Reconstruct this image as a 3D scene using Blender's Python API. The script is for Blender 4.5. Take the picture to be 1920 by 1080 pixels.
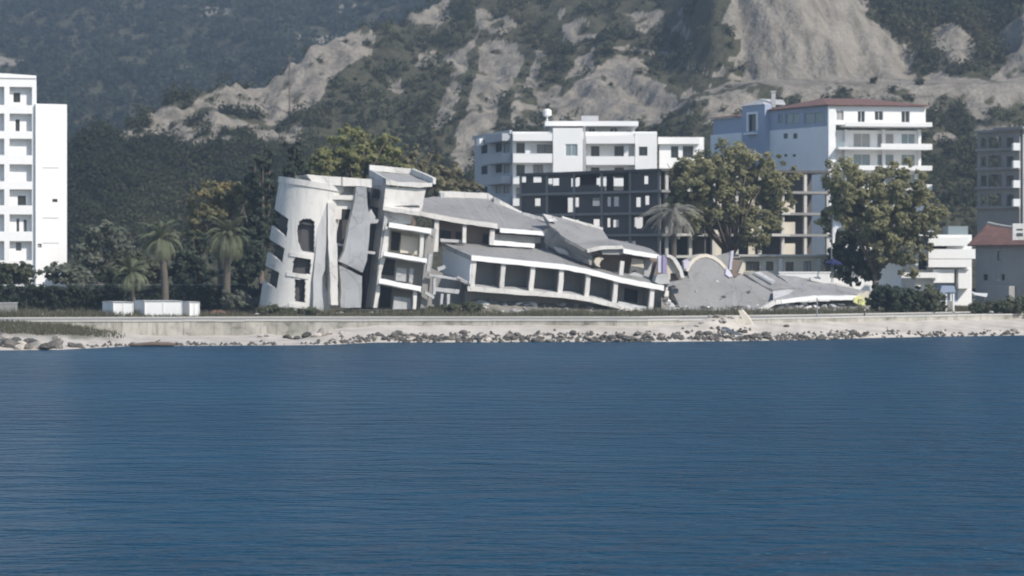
import bpy, bmesh, math, random
import numpy as np
from mathutils import Vector, Matrix

for _o in list(bpy.data.objects):
    bpy.data.objects.remove(_o)
scene = bpy.context.scene
COL = scene.collection
R = math.radians

# ---------------------------------------------------------------- camera
FPX = 4375.0           # focal length in pixels of the 1920 wide photograph
CAMH = 8.0             # eye height above the sea
EYE = 480.0            # image row of the eye level
cam_d = bpy.data.cameras.new('camera')
cam = bpy.data.objects.new('camera', cam_d)
COL.objects.link(cam)
cam.location = (0, 0, CAMH)
cam.rotation_euler = (R(90), 0, 0)
cam_d.sensor_width = 36.0
cam_d.lens = 36.0 * FPX / 1920.0
cam_d.shift_y = -(540.0 - EYE) / 1920.0
cam_d.clip_start = 0.5
cam_d.clip_end = 20000
scene.camera = cam

cam_d.dof.use_dof = True          # the clip is a little soft all over
cam_d.dof.focus_distance = 95.0
cam_d.dof.aperture_fstop = 0.8

# ---------------------------------------------------------------- light
SUN_AZ = 50.0          # degrees to the right of straight behind the camera
SUN_EL = 40.0
sdir = Vector((math.sin(R(SUN_AZ)) * math.cos(R(SUN_EL)), -math.cos(R(SUN_AZ)) * math.cos(R(SUN_EL)), math.sin(R(SUN_EL))))
sun_d = bpy.data.lights.new('sun', 'SUN')
sun_d.energy = 4.8
sun_d.angle = R(0.5)
sun_d.color = (1.0, 0.925, 0.83)
sun = bpy.data.objects.new('sun', sun_d)
COL.objects.link(sun)
sun.location = (120, -80, 150)
sun.rotation_euler = sdir.to_track_quat('Z', 'Y').to_euler()
world = bpy.data.worlds.new('World')
scene.world = world
world.use_nodes = True
wn = world.node_tree
sky = wn.nodes.new('ShaderNodeTexSky')
sky.sky_type = 'NISHITA'
sky.sun_disc = False
sky.sun_elevation = R(SUN_EL)
sky.sun_rotation = math.atan2(sdir.x, sdir.y)
sky.air_density = 1.0
sky.dust_density = 0.4
bg = wn.nodes['Background']
bg.inputs['Strength'].default_value = 0.14
wn.links.new(sky.outputs[0], bg.inputs[0])
scene.view_settings.view_transform = 'Standard'
scene.view_settings.look = 'None'
scene.view_settings.exposure = 0.1
scene.view_settings.gamma = 1.0
scene.view_settings.use_curve_mapping = False
scene.cycles.max_bounces = 6
scene.cycles.diffuse_bounces = 3
scene.cycles.glossy_bounces = 3
scene.cycles.transparent_max_bounces = 8
scene.cycles.volume_bounces = 0

# ---------------------------------------------------------------- helpers
def P(px, py, Y):
    """world point that stands at distance Y on the sight line of photo pixel (px, py)"""
    return Vector(((px - 960.0) / FPX * Y, Y, CAMH - (py - EYE) / FPX * Y))

def fx(px, Y): return (px - 960.0) / FPX * Y
def fz(py, Y): return CAMH - (py - EYE) / FPX * Y

def lerp_tab(tab, x):
    return float(np.interp(x, [t[0] for t in tab], [t[1] for t in tab]))

def tag(o, label=None, cat=None, group=None, kind=None):
    if label: o['label'] = label
    if cat: o['category'] = cat
    if group: o['group'] = group
    if kind: o['kind'] = kind
    return o

def thing(name, label, cat, base, group=None):
    o = bpy.data.objects.new(name, None)
    o.empty_display_size = 0.5
    COL.objects.link(o)
    o.location = base
    return tag(o, label, cat, group)

class MB:
    def __init__(self):
        self.v = []; self.f = []
    def add(self, pts, faces):
        b = len(self.v)
        self.v += [Vector(p) for p in pts]
        self.f += [[i + b for i in f] for f in faces]
        return self
    def prism(self, pts, ext):
        """polygon pushed along ext into a closed solid"""
        n = len(pts); e = Vector(ext)
        pts = [Vector(p) for p in pts]
        faces = [list(range(n))[::-1], list(range(n, 2 * n))]
        for i in range(n):
            j = (i + 1) % n
            faces.append([i, j, n + j, n + i])
        return self.add(pts + [p + e for p in pts], faces)
    def box(self, x0, x1, y0, y1, z0, z1):
        return self.prism([(x0, y0, z0), (x1, y0, z0), (x1, y0, z1), (x0, y0, z1)], (0, y1 - y0, 0))
    def tube(self, pts, rad, n=7, cap=True):
        pts = [Vector(p) for p in pts]
        b = len(self.v); m = len(pts)
        for i, p in enumerate(pts):
            t = (pts[min(i + 1, m - 1)] - pts[max(i - 1, 0)]).normalized()
            a = t.cross(Vector((0, 1, 0)))
            if a.length < 0.1: a = t.cross(Vector((1, 0, 0)))
            a.normalize(); c = t.cross(a)
            for k in range(n):
                w = 2 * math.pi * k / n
                self.v.append(p + (a * math.cos(w) + c * math.sin(w)) * rad[i])
        for i in range(m - 1):
            for k in range(n):
                k2 = (k + 1) % n
                self.f.append([b + i * n + k, b + i * n + k2, b + (i + 1) * n + k2, b + (i + 1) * n + k])
        if cap:
            self.f.append([b + k for k in range(n)][::-1])
            self.f.append([b + (m - 1) * n + k for k in range(n)])
        return self
    def cells(self, us, zs, mask, fn):
        """thick sheet of grid cells with holes; fn(u, z, layer) gives the point"""
        idx = {}
        def vi(i, j, l):
            k = (i, j, l)
            if k not in idx:
                idx[k] = len(self.v)
                self.v.append(Vector(fn(us[i], zs[j], l)))
            return idx[k]
        nu, nz = len(us) - 1, len(zs) - 1
        for i in range(nu):
            for j in range(nz):
                if not mask[i][j]: continue
                self.f.append([vi(i, j, 0), vi(i + 1, j, 0), vi(i + 1, j + 1, 0), vi(i, j + 1, 0)])
                self.f.append([vi(i, j, 1), vi(i, j + 1, 1), vi(i + 1, j + 1, 1), vi(i + 1, j, 1)])
                if i == 0 or not mask[i - 1][j]: self.f.append([vi(i, j, 0), vi(i, j + 1, 0), vi(i, j + 1, 1), vi(i, j, 1)])
                if i == nu - 1 or not mask[i + 1][j]: self.f.append([vi(i + 1, j, 0), vi(i + 1, j, 1), vi(i + 1, j + 1, 1), vi(i + 1, j + 1, 0)])
                if j == 0 or not mask[i][j - 1]: self.f.append([vi(i, j, 0), vi(i, j, 1), vi(i + 1, j, 1), vi(i + 1, j, 0)])
                if j == nz - 1 or not mask[i][j + 1]: self.f.append([vi(i, j + 1, 0), vi(i + 1, j + 1, 0), vi(i + 1, j + 1, 1), vi(i, j + 1, 1)])
        return self
    def build(self, name, mat, parent=None, top=False, smooth=False, base=None):
        """one mesh object; vertices are given in world space and stored from the thing's base"""
        off = Vector((0, 0, 0))
        if parent is not None:
            q = parent
            while q is not None:
                off += q.location; q = q.parent
        elif base is not None:
            off = Vector(base)
        me = bpy.data.meshes.new(name)
        me.from_pydata([tuple(v - off) for v in self.v], [], self.f)
        bm = bmesh.new(); bm.from_mesh(me)
        bmesh.ops.recalc_face_normals(bm, faces=bm.faces)
        ng = [f for f in bm.faces if len(f.verts) > 4]
        if ng: bmesh.ops.triangulate(bm, faces=ng)
        bm.to_mesh(me); bm.free()
        if smooth: me.polygons.foreach_set('use_smooth', [True] * len(me.polygons))
        me.materials.append(mat)
        o = bpy.data.objects.new(name, me)
        COL.objects.link(o)
        if parent is not None: o.parent = parent
        elif base is not None: o.location = base
        return o

def np_mesh(name, V, F, mat, tint=None, smooth=False):
    """fast mesh of equal polygons from numpy arrays"""
    me = bpy.data.meshes.new(name)
    n, k = F.shape
    me.vertices.add(len(V)); me.vertices.foreach_set('co', np.asarray(V, dtype=np.float32).ravel())
    me.loops.add(n * k); me.loops.foreach_set('vertex_index', F.astype(np.int32).ravel())
    me.polygons.add(n)
    me.polygons.foreach_set('loop_start', np.arange(0, n * k, k, dtype=np.int32))
    me.polygons.foreach_set('loop_total', np.full(n, k, dtype=np.int32))
    if smooth: me.polygons.foreach_set('use_smooth', np.ones(n, dtype=bool))
    if tint is not None:
        a = me.attributes.new('tint', 'FLOAT', 'POINT')
        a.data.foreach_set('value', np.asarray(tint, dtype=np.float32))
    me.update(calc_edges=True)
    me.materials.append(mat)
    return me

def link_mesh(name, me, parent=None, loc=(0, 0, 0)):
    o = bpy.data.objects.new(name, me)
    COL.objects.link(o); o.location = loc
    if parent is not None: o.parent = parent
    return o

# ---------------------------------------------------------------- materials
def new_mat(name):
    m = bpy.data.materials.new(name); m.use_nodes = True
    nt = m.node_tree
    return m, nt, nt.nodes['Principled BSDF']

def N(nt, typ, **kw):
    n = nt.nodes.new(typ)
    for k, v in kw.items(): setattr(n, k, v)
    return n

def ramp(nt, fac, stops):
    r = N(nt, 'ShaderNodeValToRGB')
    el = r.color_ramp.elements
    while len(el) < len(stops): el.new(0.5)
    for e, (p, c) in zip(el, stops):
        e.position = p; e.color = (c[0], c[1], c[2], 1)
    nt.links.new(fac, r.inputs[0])
    return r.outputs[0]

def coords(nt, scale=(1, 1, 1), kind='Object'):
    tc = N(nt, 'ShaderNodeTexCoord'); mp = N(nt, 'ShaderNodeMapping')
    mp.inputs['Scale'].default_value = scale
    nt.links.new(tc.outputs[kind], mp.inputs['Vector'])
    return mp.outputs[0]

def noise(nt, vec, scale, detail=4, rough=0.55, dist=0.0):
    n = N(nt, 'ShaderNodeTexNoise')
    n.inputs['Scale'].default_value = scale; n.inputs['Detail'].default_value = detail
    n.inputs['Roughness'].default_value = rough; n.inputs['Distortion'].default_value = dist
    nt.links.new(vec, n.inputs['Vector'])
    return n.outputs['Fac']

def mixc(nt, fac, a, b, mode='MIX'):
    m = N(nt, 'ShaderNodeMix', data_type='RGBA', blend_type=mode)
    if isinstance(fac, float): m.inputs[0].default_value = fac
    else: nt.links.new(fac, m.inputs[0])
    for i, c in ((6, a), (7, b)):
        if isinstance(c, (tuple, list)): m.inputs[i].default_value = (c[0], c[1], c[2], 1)
        else: nt.links.new(c, m.inputs[i])
    return m.outputs[2]

def bump(nt, bs, h, strength, dist=0.05):
    b = N(nt, 'ShaderNodeBump'); b.inputs['Strength'].default_value = strength
    b.inputs['Distance'].default_value = dist
    nt.links.new(h, b.inputs['Height']); nt.links.new(b.outputs[0], bs.inputs['Normal'])

def wall_mat(name, col, stain=0.35, rough=0.85, stain_col=None, sc=0.35, crack=0.0):
    """plaster or concrete with rain streaks and blotches"""
    m, nt, bs = new_mat(name)
    v1 = coords(nt, (1, 1, 1)); v2 = coords(nt, (1.6, 1.6, 0.18))
    n1 = noise(nt, v1, sc, 5, 0.6); n2 = noise(nt, v2, 1.2, 4, 0.65); n3 = noise(nt, v1, 6.0, 3)
    sc_ = stain_col or tuple(c * 0.55 for c in col)
    f1 = ramp(nt, n1, [(0.42, (0, 0, 0)), (0.72, (1, 1, 1))])
    f2 = ramp(nt, n2, [(0.50, (0, 0, 0)), (0.74, (1, 1, 1))])
    f = N(nt, 'ShaderNodeMath', operation='MAXIMUM'); nt.links.new(f1, f.inputs[0]); nt.links.new(f2, f.inputs[1])
    g = N(nt, 'ShaderNodeMath', operation='MULTIPLY'); nt.links.new(f.outputs[0], g.inputs[0]); g.inputs[1].default_value = stain
    c = mixc(nt, g.outputs[0], col, sc_)
    if crack > 0:
        vo = N(nt, 'ShaderNodeTexVoronoi', feature='DISTANCE_TO_EDGE'); vo.inputs['Scale'].default_value = 0.42
        wv = N(nt, 'ShaderNodeVectorMath', operation='ADD'); nz = N(nt, 'ShaderNodeTexNoise'); nz.inputs['Scale'].default_value = 0.9; nz.inputs['Detail'].default_value = 4
        nt.links.new(v1, nz.inputs['Vector']); nt.links.new(v1, wv.inputs[0]); nt.links.new(nz.outputs['Color'], wv.inputs[1])
        nt.links.new(wv.outputs[0], vo.inputs['Vector'])
        cf = ramp(nt, vo.outputs['Distance'], [(0.0, (1, 1, 1)), (0.028, (0, 0, 0))])
        ck = N(nt, 'ShaderNodeMath', operation='MULTIPLY'); nt.links.new(cf, ck.inputs[0]); nt.links.new(f1, ck.inputs[1])
        ck2 = N(nt, 'ShaderNodeMath', operation='MULTIPLY'); nt.links.new(ck.outputs[0], ck2.inputs[0]); ck2.inputs[1].default_value = crack
        c = mixc(nt, ck2.outputs[0], c, (0.06, 0.058, 0.055))
    nt.links.new(c, bs.inputs['Base Color'])
    bs.inputs['Roughness'].default_value = rough
    bump(nt, bs, n3, 0.25, 0.03)
    return m

def plain(name, col, rough=0.6, metal=0.0, var=0.12):
    m, nt, bs = new_mat(name)
    n1 = noise(nt, coords(nt), 2.0, 4)
    c = mixc(nt, n1, tuple(x * (1 - var) for x in col), tuple(min(1, x * (1 + var)) for x in col))
    nt.links.new(c, bs.inputs['Base Color'])
    bs.inputs['Roughness'].default_value = rough; bs.inputs['Metallic'].default_value = metal
    return m

def leaf_mat(name, dark, light, autumn=None):
    m, nt, bs = new_mat(name)
    at = N(nt, 'ShaderNodeAttribute', attribute_name='tint')
    stops = [(0.0, dark), (0.65, light)]
    if autumn: stops.append((1.0, autumn))
    c = ramp(nt, at.outputs['Fac'], stops)
    nt.links.new(c, bs.inputs['Base Color'])
    bs.inputs['Roughness'].default_value = 0.75
    bs.inputs['Specular IOR Level'].default_value = 0.25
    tr = N(nt, 'ShaderNodeBsdfTranslucent'); nt.links.new(c, tr.inputs['Color'])
    mx = N(nt, 'ShaderNodeMixShader'); mx.inputs[0].default_value = 0.5
    nt.links.new(bs.outputs[0], mx.inputs[1]); nt.links.new(tr.outputs[0], mx.inputs[2])
    nt.links.new(mx.outputs[0], nt.nodes['Material Output'].inputs['Surface'])
    return m

def glass_mat(name, col=(0.02, 0.025, 0.03), rough=0.12):
    m, nt, bs = new_mat(name)
    bs.inputs['Base Color'].default_value = (*col, 1); bs.inputs['Roughness'].default_value = rough
    return m

M = {}
M['white'] = wall_mat('white_plaster', (0.66, 0.645, 0.615), 0.6, crack=0.8)
M['bright'] = wall_mat('bright_white_paint', (0.84, 0.84, 0.83), 0.12)
M['cream'] = wall_mat('cream_plaster', (0.58, 0.53, 0.44), 0.45)
M['grey'] = wall_mat('grey_concrete', (0.30, 0.30, 0.30), 0.5, crack=0.9)
M['palegrey'] = wall_mat('pale_grey_render', (0.46, 0.465, 0.47), 0.6, crack=0.8)
M['midgrey'] = wall_mat('mid_grey_plaster', (0.30, 0.295, 0.285), 0.4)
M['roofgrey'] = wall_mat('roof_screed', (0.255, 0.252, 0.248), 0.5, sc=0.28, crack=0.9)
M['brown'] = wall_mat('bare_brown_plaster', (0.22, 0.17, 0.14), 0.4)
M['brick'] = wall_mat('dull_brick_infill', (0.10, 0.092, 0.09), 0.5)
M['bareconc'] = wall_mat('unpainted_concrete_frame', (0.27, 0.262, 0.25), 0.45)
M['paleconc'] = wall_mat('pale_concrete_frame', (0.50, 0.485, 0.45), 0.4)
M['shadewhite'] = wall_mat('shade_toned_white_render', (0.42, 0.44, 0.47), 0.3)  # white render toned down in colour to stand in for shade
M['seawall'] = wall_mat('weathered_sea_wall_concrete', (0.45, 0.43, 0.38), 0.9, sc=0.45, stain_col=(0.15, 0.145, 0.12), crack=0.8)
M['shade_spall'] = wall_mat('painted_shade_and_spall', (0.07, 0.068, 0.07), 0.4)  # near-black stands in for unlit interior shade; also colours the spalled patches
M['bluepaint'] = wall_mat('dusty_blue_paint', (0.32, 0.38, 0.50), 0.25)
M['bluegrey'] = wall_mat('blue_grey_render', (0.80, 0.815, 0.84), 0.2)
M['lilac'] = wall_mat('lilac_paint', (0.56, 0.54, 0.63), 0.35)
M['purple'] = wall_mat('purple_trim', (0.29, 0.25, 0.40), 0.3)
M['glass'] = glass_mat('dark_window_glass')
M['dark'] = plain('dark_opening_lining', (0.03, 0.03, 0.034), 0.9)
M['curtain'] = plain('drawn_curtain', (0.36, 0.35, 0.33), 0.9)
M['tealglass'] = glass_mat('teal_balcony_glass', (0.22, 0.27, 0.29), 0.2)
M['metal'] = plain('galvanised_metal', (0.35, 0.36, 0.37), 0.45, 0.6)
M['darkmetal'] = plain('dark_painted_metal', (0.06, 0.065, 0.07), 0.5)
M['yellow'] = plain('yellow_green_tarpaulin', (0.66, 0.66, 0.30), 0.6)
M['bark'] = plain('grey_brown_bark', (0.13, 0.10, 0.08), 0.9, var=0.3)
M['palmbark'] = plain('palm_bark', (0.105, 0.092, 0.075), 0.9, var=0.3)
M['fabric_white'] = plain('white_cloth', (0.78, 0.78, 0.8), 0.8)
M['fabric_blue'] = plain('blue_canvas', (0.015, 0.02, 0.09), 0.8)

def tile_mat():
    m, nt, bs = new_mat('red_clay_tiles')
    v = coords(nt)
    w = N(nt, 'ShaderNodeTexWave'); w.inputs['Scale'].default_value = 1.6; w.inputs['Distortion'].default_value = 0.6
    nt.links.new(v, w.inputs['Vector'])
    n = noise(nt, v, 1.3, 4)
    c = ramp(nt, n, [(0.3, (0.13, 0.072, 0.06)), (0.7, (0.21, 0.115, 0.095))])
    nt.links.new(c, bs.inputs['Base Color']); bs.inputs['Roughness'].default_value = 0.85
    bump(nt, bs, w.outputs['Fac'], 0.5, 0.08)
    return m
M['tiles'] = tile_mat()

# ================================================================ THE SETTING
def hash2(ix, iy, seed):
    h = (ix.astype(np.int64) * 374761393 + iy.astype(np.int64) * 668265263 + seed * 1274126177) & 0x7fffffff
    h = ((h ^ (h >> 13)) * 1103515245 + 12345) & 0x7fffffff
    h = (h ^ (h >> 16)) & 0xffff
    return h / 65535.0

def vnoise(x, y, seed=0):
    x = np.asarray(x, float); y = np.asarray(y, float)
    ix = np.floor(x); iy = np.floor(y); fx_ = x - ix; fy_ = y - iy
    ux = fx_ * fx_ * (3 - 2 * fx_); uy = fy_ * fy_ * (3 - 2 * fy_)
    a = hash2(ix, iy, seed); b = hash2(ix + 1, iy, seed); c = hash2(ix, iy + 1, seed); d = hash2(ix + 1, iy + 1, seed)
    return (a * (1 - ux) + b * ux) * (1 - uy) + (c * (1 - ux) + d * ux) * uy

def fbm(x, y, seed=0, oct=4, gain=0.5):
    s = 0; a = 1.0; t = 0
    for o in range(oct):
        s = s + a * vnoise(x * 2 ** o, y * 2 ** o, seed + o * 17); t += a; a *= gain
    return s / t

def sstep(a, b, x):
    t = np.clip((x - a) / (b - a), 0, 1)
    return t * t * (3 - 2 * t)

def grid_faces(nu, nv):
    i, j = np.meshgrid(np.arange(nu - 1), np.arange(nv - 1), indexing='ij')
    a = (i * nv + j).ravel()
    return np.stack([a, a + nv, a + nv + 1, a + 1], 1)

# ---- sea
def water_mat():
    m, nt, bs = new_mat('sea_water')
    v = coords(nt, (0.45, 1.0, 1.0))
    n1 = noise(nt, v, 0.55, 4, 0.6, 0.3); n2 = noise(nt, v, 2.6, 3, 0.6); n3 = noise(nt, coords(nt, (0.02, 0.05, 1)), 1.0, 3)
    a = N(nt, 'ShaderNodeMath', operation='MULTIPLY_ADD'); nt.links.new(n2, a.inputs[0]); a.inputs[1].default_value = 0.2
    nt.links.new(n1, a.inputs[2])
    c = ramp(nt, n3, [(0.35, (0.000, 0.036, 0.076)), (0.68, (0.000, 0.045, 0.090))])
    nt.links.new(c, bs.inputs['Base Color'])
    bs.inputs['Roughness'].default_value = 0.36
    bs.inputs['IOR'].default_value = 1.33
    bs.inputs['Specular IOR Level'].default_value = 0.4
    n4 = noise(nt, coords(nt, (0.012, 0.03, 1)), 1.0, 2); mr = N(nt, 'ShaderNodeMapRange')
    mr.inputs[1].default_value = 0.3; mr.inputs[2].default_value = 0.7; mr.inputs[3].default_value = 0.55; mr.inputs[4].default_value = 1.25
    nt.links.new(n4, mr.inputs[0]); hm = N(nt, 'ShaderNodeMath', operation='MULTIPLY'); nt.links.new(a.outputs[0], hm.inputs[0]); nt.links.new(mr.outputs[0], hm.inputs[1])
    bump(nt, bs, hm.outputs[0], 1.0, 1.5)
    return m
SHORE = [(-900, 668), (-300, 664), (0, 657), (110, 656), (240, 649), (600, 647), (700, 642), (1200, 641), (1500, 638), (1650, 633), (1900, 629), (2400, 625), (3200, 620)]
WALLTOP = [(-900, 604), (0, 602), (560, 600), (1200, 600), (1500, 596), (1900, 588.5), (2400, 586), (3200, 584)]
def y_shore(px): return CAMH * FPX / (np.interp(px, *zip(*SHORE)) - EYE)
WZ = 1.91
def y_wall(px): return (CAMH - WZ) * FPX / (np.interp(px, *zip(*WALLTOP)) - EYE)

mb = MB()
wx = [-700, -300, -120, 120, 300, 700]; wy = [-400, -50, 30, 330]
for i in range(5):
    for j in range(3):
        mb.add([(wx[i], wy[j], 0), (wx[i + 1], wy[j], 0), (wx[i + 1], wy[j + 1], 0), (wx[i], wy[j + 1], 0)], [[0, 1, 2, 3]])
sea = mb.build('sea', water_mat()); tag(sea, kind='structure')

# ---- ground sheet behind the sea wall
def ground_mat():
    m, nt, bs = new_mat('dry_grass_ground')
    v = coords(nt)
    n1 = noise(nt, v, 0.25, 5, 0.65); n2 = noise(nt, v, 3.0, 4)
    c = ramp(nt, n1, [(0.30, (0.085, 0.088, 0.055)), (0.52, (0.15, 0.14, 0.10)), (0.72, (0.22, 0.20, 0.155))])
    c2 = mixc(nt, n2, c, (0.10, 0.095, 0.07), 'MIX')
    nt.links.new(c2, bs.inputs['Base Color']); bs.inputs['Roughness'].default_value = 0.95
    bump(nt, bs, n2, 0.6, 0.1)
    return m
pxs = np.arange(-2400, 4400, 20.0)
rows = [0.4, 8.5, 12, 16, 22, 30, 45, 80, 140, 400, 1000, 2000]
def gz(px, off):   # ground height at a distance behind the sea wall
    return np.interp(off, [0, 8.5, 12, 22, 30, 2000], [WZ - .02, WZ + .02, 2.0, 2.05, 2.15, 2.3])
V = []
for px in pxs:
    yw = float(y_wall(px))
    for r in rows:
        V.append(((px - 960) / FPX * (yw + r), yw + r, float(gz(px, r))))
gmat = ground_mat()
me = np_mesh('ground', np.array(V), grid_faces(len(pxs), len(rows)), gmat, smooth=True)
ground = link_mesh('ground', me); tag(ground, kind='structure')

# ---- coast road
def road_mat():
    m, nt, bs = new_mat('pale_worn_asphalt')
    n1 = noise(nt, coords(nt, (0.2, 1, 1)), 0.8, 5)
    c = ramp(nt, n1, [(0.3, (0.20, 0.195, 0.185)), (0.7, (0.30, 0.29, 0.27))])
    nt.links.new(c, bs.inputs['Base Color']); bs.inputs['Roughness'].default_value = 0.9
    return m
pxr = np.arange(-1200, 3400, 20.0)
V = []
for px in pxr:
    yw = float(y_wall(px))
    for r in (0.55, 7.6):
        V.append(((px - 960) / FPX * (yw + r), yw + r, WZ + 0.006 + 0.0035 * r))
me = np_mesh('coast_road', np.array(V), grid_faces(len(pxr), 2), road_mat())
road = link_mesh('coast_road', me); tag(road, kind='structure')
mb = MB()
for a, b in zip(pxr[:-1], pxr[1:]):
    ya, yb = float(y_wall(a)), float(y_wall(b))
    q = lambda px, y, r, z: ((px - 960) / FPX * (y + r), y + r, z)
    mb.add([q(a, ya, 7.6, 1.85), q(b, yb, 7.6, 1.85), q(b, yb, 7.6, 2.06), q(a, ya, 7.6, 2.06),
            q(a, ya, 7.85, 1.85), q(b, yb, 7.85, 1.85), q(b, yb, 7.85, 2.06), q(a, ya, 7.85, 2.06)],
           [[0, 1, 2, 3], [3, 2, 6, 7], [4, 7, 6, 5]])
kerb = mb.build('road_kerb', M['paleconc']); tag(kerb, kind='structure')

# ---- beach
def beach_top(px):
    return np.interp(px, [-300, 0, 120, 220, 300, 560, 640, 720, 1300, 1420, 1900, 2400], [1.85, 1.85, 1.7, 0.9, 0.45, 0.5, 1.05, 1.48, 1.5, 1.5, 1.45, 1.45])
def sand_mat():
    m, nt, bs = new_mat('pale_shingle')
    v = coords(nt, (0.5, 1, 1))
    n1 = noise(nt, v, 0.5, 5, 0.65); n2 = noise(nt, v, 5.0, 4)
    c = ramp(nt, n1, [(0.32, (0.38, 0.345, 0.30)), (0.6, (0.54, 0.50, 0.445)), (0.8, (0.64, 0.595, 0.54))])
    c2 = mixc(nt, n2, c, (0.36, 0.33, 0.29))
    at = N(nt, 'ShaderNodeAttribute', attribute_name='tint')
    c3 = mixc(nt, at.outputs['Fac'], mixc(nt, 0.35, c, c2), (0.15, 0.145, 0.10))
    nt.links.new(c3, bs.inputs['Base Color']); bs.inputs['Roughness'].default_value = 0.95
    bump(nt, bs, n2, 0.6, 0.08)
    return m
pxb = np.arange(-900, 3000, 5.0)
nv = 36
V = []; T = []
for px in pxb:
    ys = float(y_shore(px)) + 1.4 * float(fbm(px * 0.012, 0.3, 5)) - 0.7
    yw = float(y_wall(px)) + 0.3
    bt = float(beach_top(px)) + 0.5 * (float(fbm(px * 0.02, 7.7, 33, 4)) - .5)
    for k in range(nv):
        t = k / (nv - 1)
        if t < 0.2:
            y = ys - 6 * (0.2 - t) / 0.2; z = -1.4 * (0.2 - t) / 0.2
        else:
            s = (t - 0.2) / 0.8
            y = ys + (yw - ys) * s
            z = bt * (s ** 0.8) + 0.22 * (float(vnoise(px * 0.06, s * 5, 9)) - .5) * min(1, 6 * s) * (1 - s)
        # tipped heap of rubble and sand against the wall
        h = math.exp(-((px - 1352) / 55.0) ** 2) * math.exp(-((y - (yw - 1.4)) / 2.3) ** 2)
        z += (0.75 + 0.5 * float(fbm(px * .08, y * .8, 3))) * h * 0.8
        V.append(((px - 960) / FPX * y, y, z))
        T.append(float((1 - sstep(150, 250, px)) * sstep(0.42, 0.62, t + .25 * (vnoise(px * .05, t * 6, 4) - .5))) * 0.9)
bmat = sand_mat()
me = np_mesh('beach', np.array(V), grid_faces(len(pxb), nv), bmat, tint=T, smooth=True)
beach = link_mesh('beach', me); tag(beach, kind='structure')
BV = np.array(V).reshape(len(pxb), nv, 3)
def beach_z(x, y):
    px = x / y * FPX + 960
    i = int(np.clip(round((px + 900) / 5.0), 0, len(pxb) - 1))
    return float(np.interp(y, BV[i, :, 1], BV[i, :, 2]))

# ---- low sea wall: cast bays with joints, a coping on each
sw = thing('sea_wall', 'long low concrete sea wall between the beach and the coast road', 'wall', P(960, 600, 222) * 1.0)
sw.location.z = 0.4
random.seed(3)
bay = np.arange(-700, 2800, 58.0)
for a, b in zip(bay[:-1], bay[1:]):
    ya, yb = float(y_wall(a)), float(y_wall(b))
    za = -0.3
    A = Vector(((a + 0.2 - 960) / FPX * ya, ya, 0)); B = Vector(((b - 0.2 - 960) / FPX * yb, yb, 0))
    dz = random.uniform(-0.02, 0.02); dy = random.uniform(-0.02, 0.02)
    mb = MB()
    mb.prism([A + Vector((0, dy, za)), B + Vector((0, dy, za)), B + Vector((0, dy, 1.80 + dz)), A + Vector((0, dy, 1.80 + dz))], (0, 0.42, 0))
    w = mb.build('wall_bay', M['seawall'], sw)
    mb = MB()
    mb.prism([A + Vector((0, dy - 0.08, 1.80 + dz)), B + Vector((0, dy - 0.08, 1.80 + dz)), B + Vector((0, dy - 0.08, 1.95 + dz)), A + Vector((0, dy - 0.08, 1.95 + dz))], (0, 0.56, 0))
    mb.build('coping', M['paleconc'], w)

# ---- shore stones (pieces of the beach)
def rock_mesh(name, seed, mat, flat=0.6):
    rnd = random.Random(seed)
    bm = bmesh.new(); bmesh.ops.create_icosphere(bm, subdivisions=2, radius=0.5)
    ax = [Vector((rnd.uniform(-1, 1), rnd.uniform(-1, 1), rnd.uniform(-1, 1))).normalized() for _ in range(9)]
    lim = [rnd.uniform(0.28, 0.46) for _ in ax]
    for v in bm.verts:
        for a, l in zip(ax, lim):
            d = v.co.dot(a)
            if d > l: v.co -= a * (d - l)
        v.co.z *= flat
        v.co *= rnd.uniform(0.95, 1.05)
    bmesh.ops.dissolve_limit(bm, angle_limit=0.22, verts=bm.verts, edges=bm.edges)
    bmesh.ops.triangulate(bm, faces=bm.faces)
    me = bpy.data.meshes.new(name); bm.to_mesh(me); bm.free()
    me.materials.append(mat)
    return me
def rock_mat(name, a, b):
    m, nt, bs = new_mat(name)
    n1 = noise(nt, coords(nt), 2.5, 5, 0.65)
    oi = N(nt, 'ShaderNodeObjectInfo')
    c = ramp(nt, n1, [(0.35, a), (0.68, b)])
    h = N(nt, 'ShaderNodeHueSaturation'); nt.links.new(c, h.inputs['Color'])
    mr = N(nt, 'ShaderNodeMapRange'); mr.inputs[3].default_value = 0.55; mr.inputs[4].default_value = 1.4
    nt.links.new(oi.outputs['Random'], mr.inputs[0]); nt.links.new(mr.outputs[0], h.inputs['Value'])
    nt.links.new(h.outputs[0], bs.inputs['Base Color']); bs.inputs['Roughness'].default_value = 0.9
    bump(nt, bs, n1, 0.6, 0.1)
    return m
rk_dark = rock_mat('dark_wet_limestone', (0.05, 0.047, 0.042), (0.17, 0.155, 0.135))
rk_pale = rock_mat('pale_limestone', (0.30, 0.27, 0.23), (0.55, 0.50, 0.45))
dark_rocks = [rock_mesh('rock', s, rk_dark, 0.75) for s in range(6)]
pale_rocks = [rock_mesh('rock', s + 20, rk_pale, 0.7) for s in range(6)]
rnd = random.Random(11)
def put_rock(px, y, s, pale, sink=0.25):
    x = (px - 960) / FPX * y
    me = rnd.choice(pale_rocks if pale else dark_rocks)
    o = link_mesh('rock', me, beach, (x, y, beach_z(x, y) + s * 0.2 - sink * s * 0.3))
    o.scale = (s * rnd.uniform(0.9, 1.7), s * rnd.uniform(0.8, 1.2), s * rnd.uniform(0.7, 1.1))
    o.rotation_euler = (rnd.uniform(-.3, .3), rnd.uniform(-.3, .3), rnd.uniform(0, 6.28))
    return o
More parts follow.
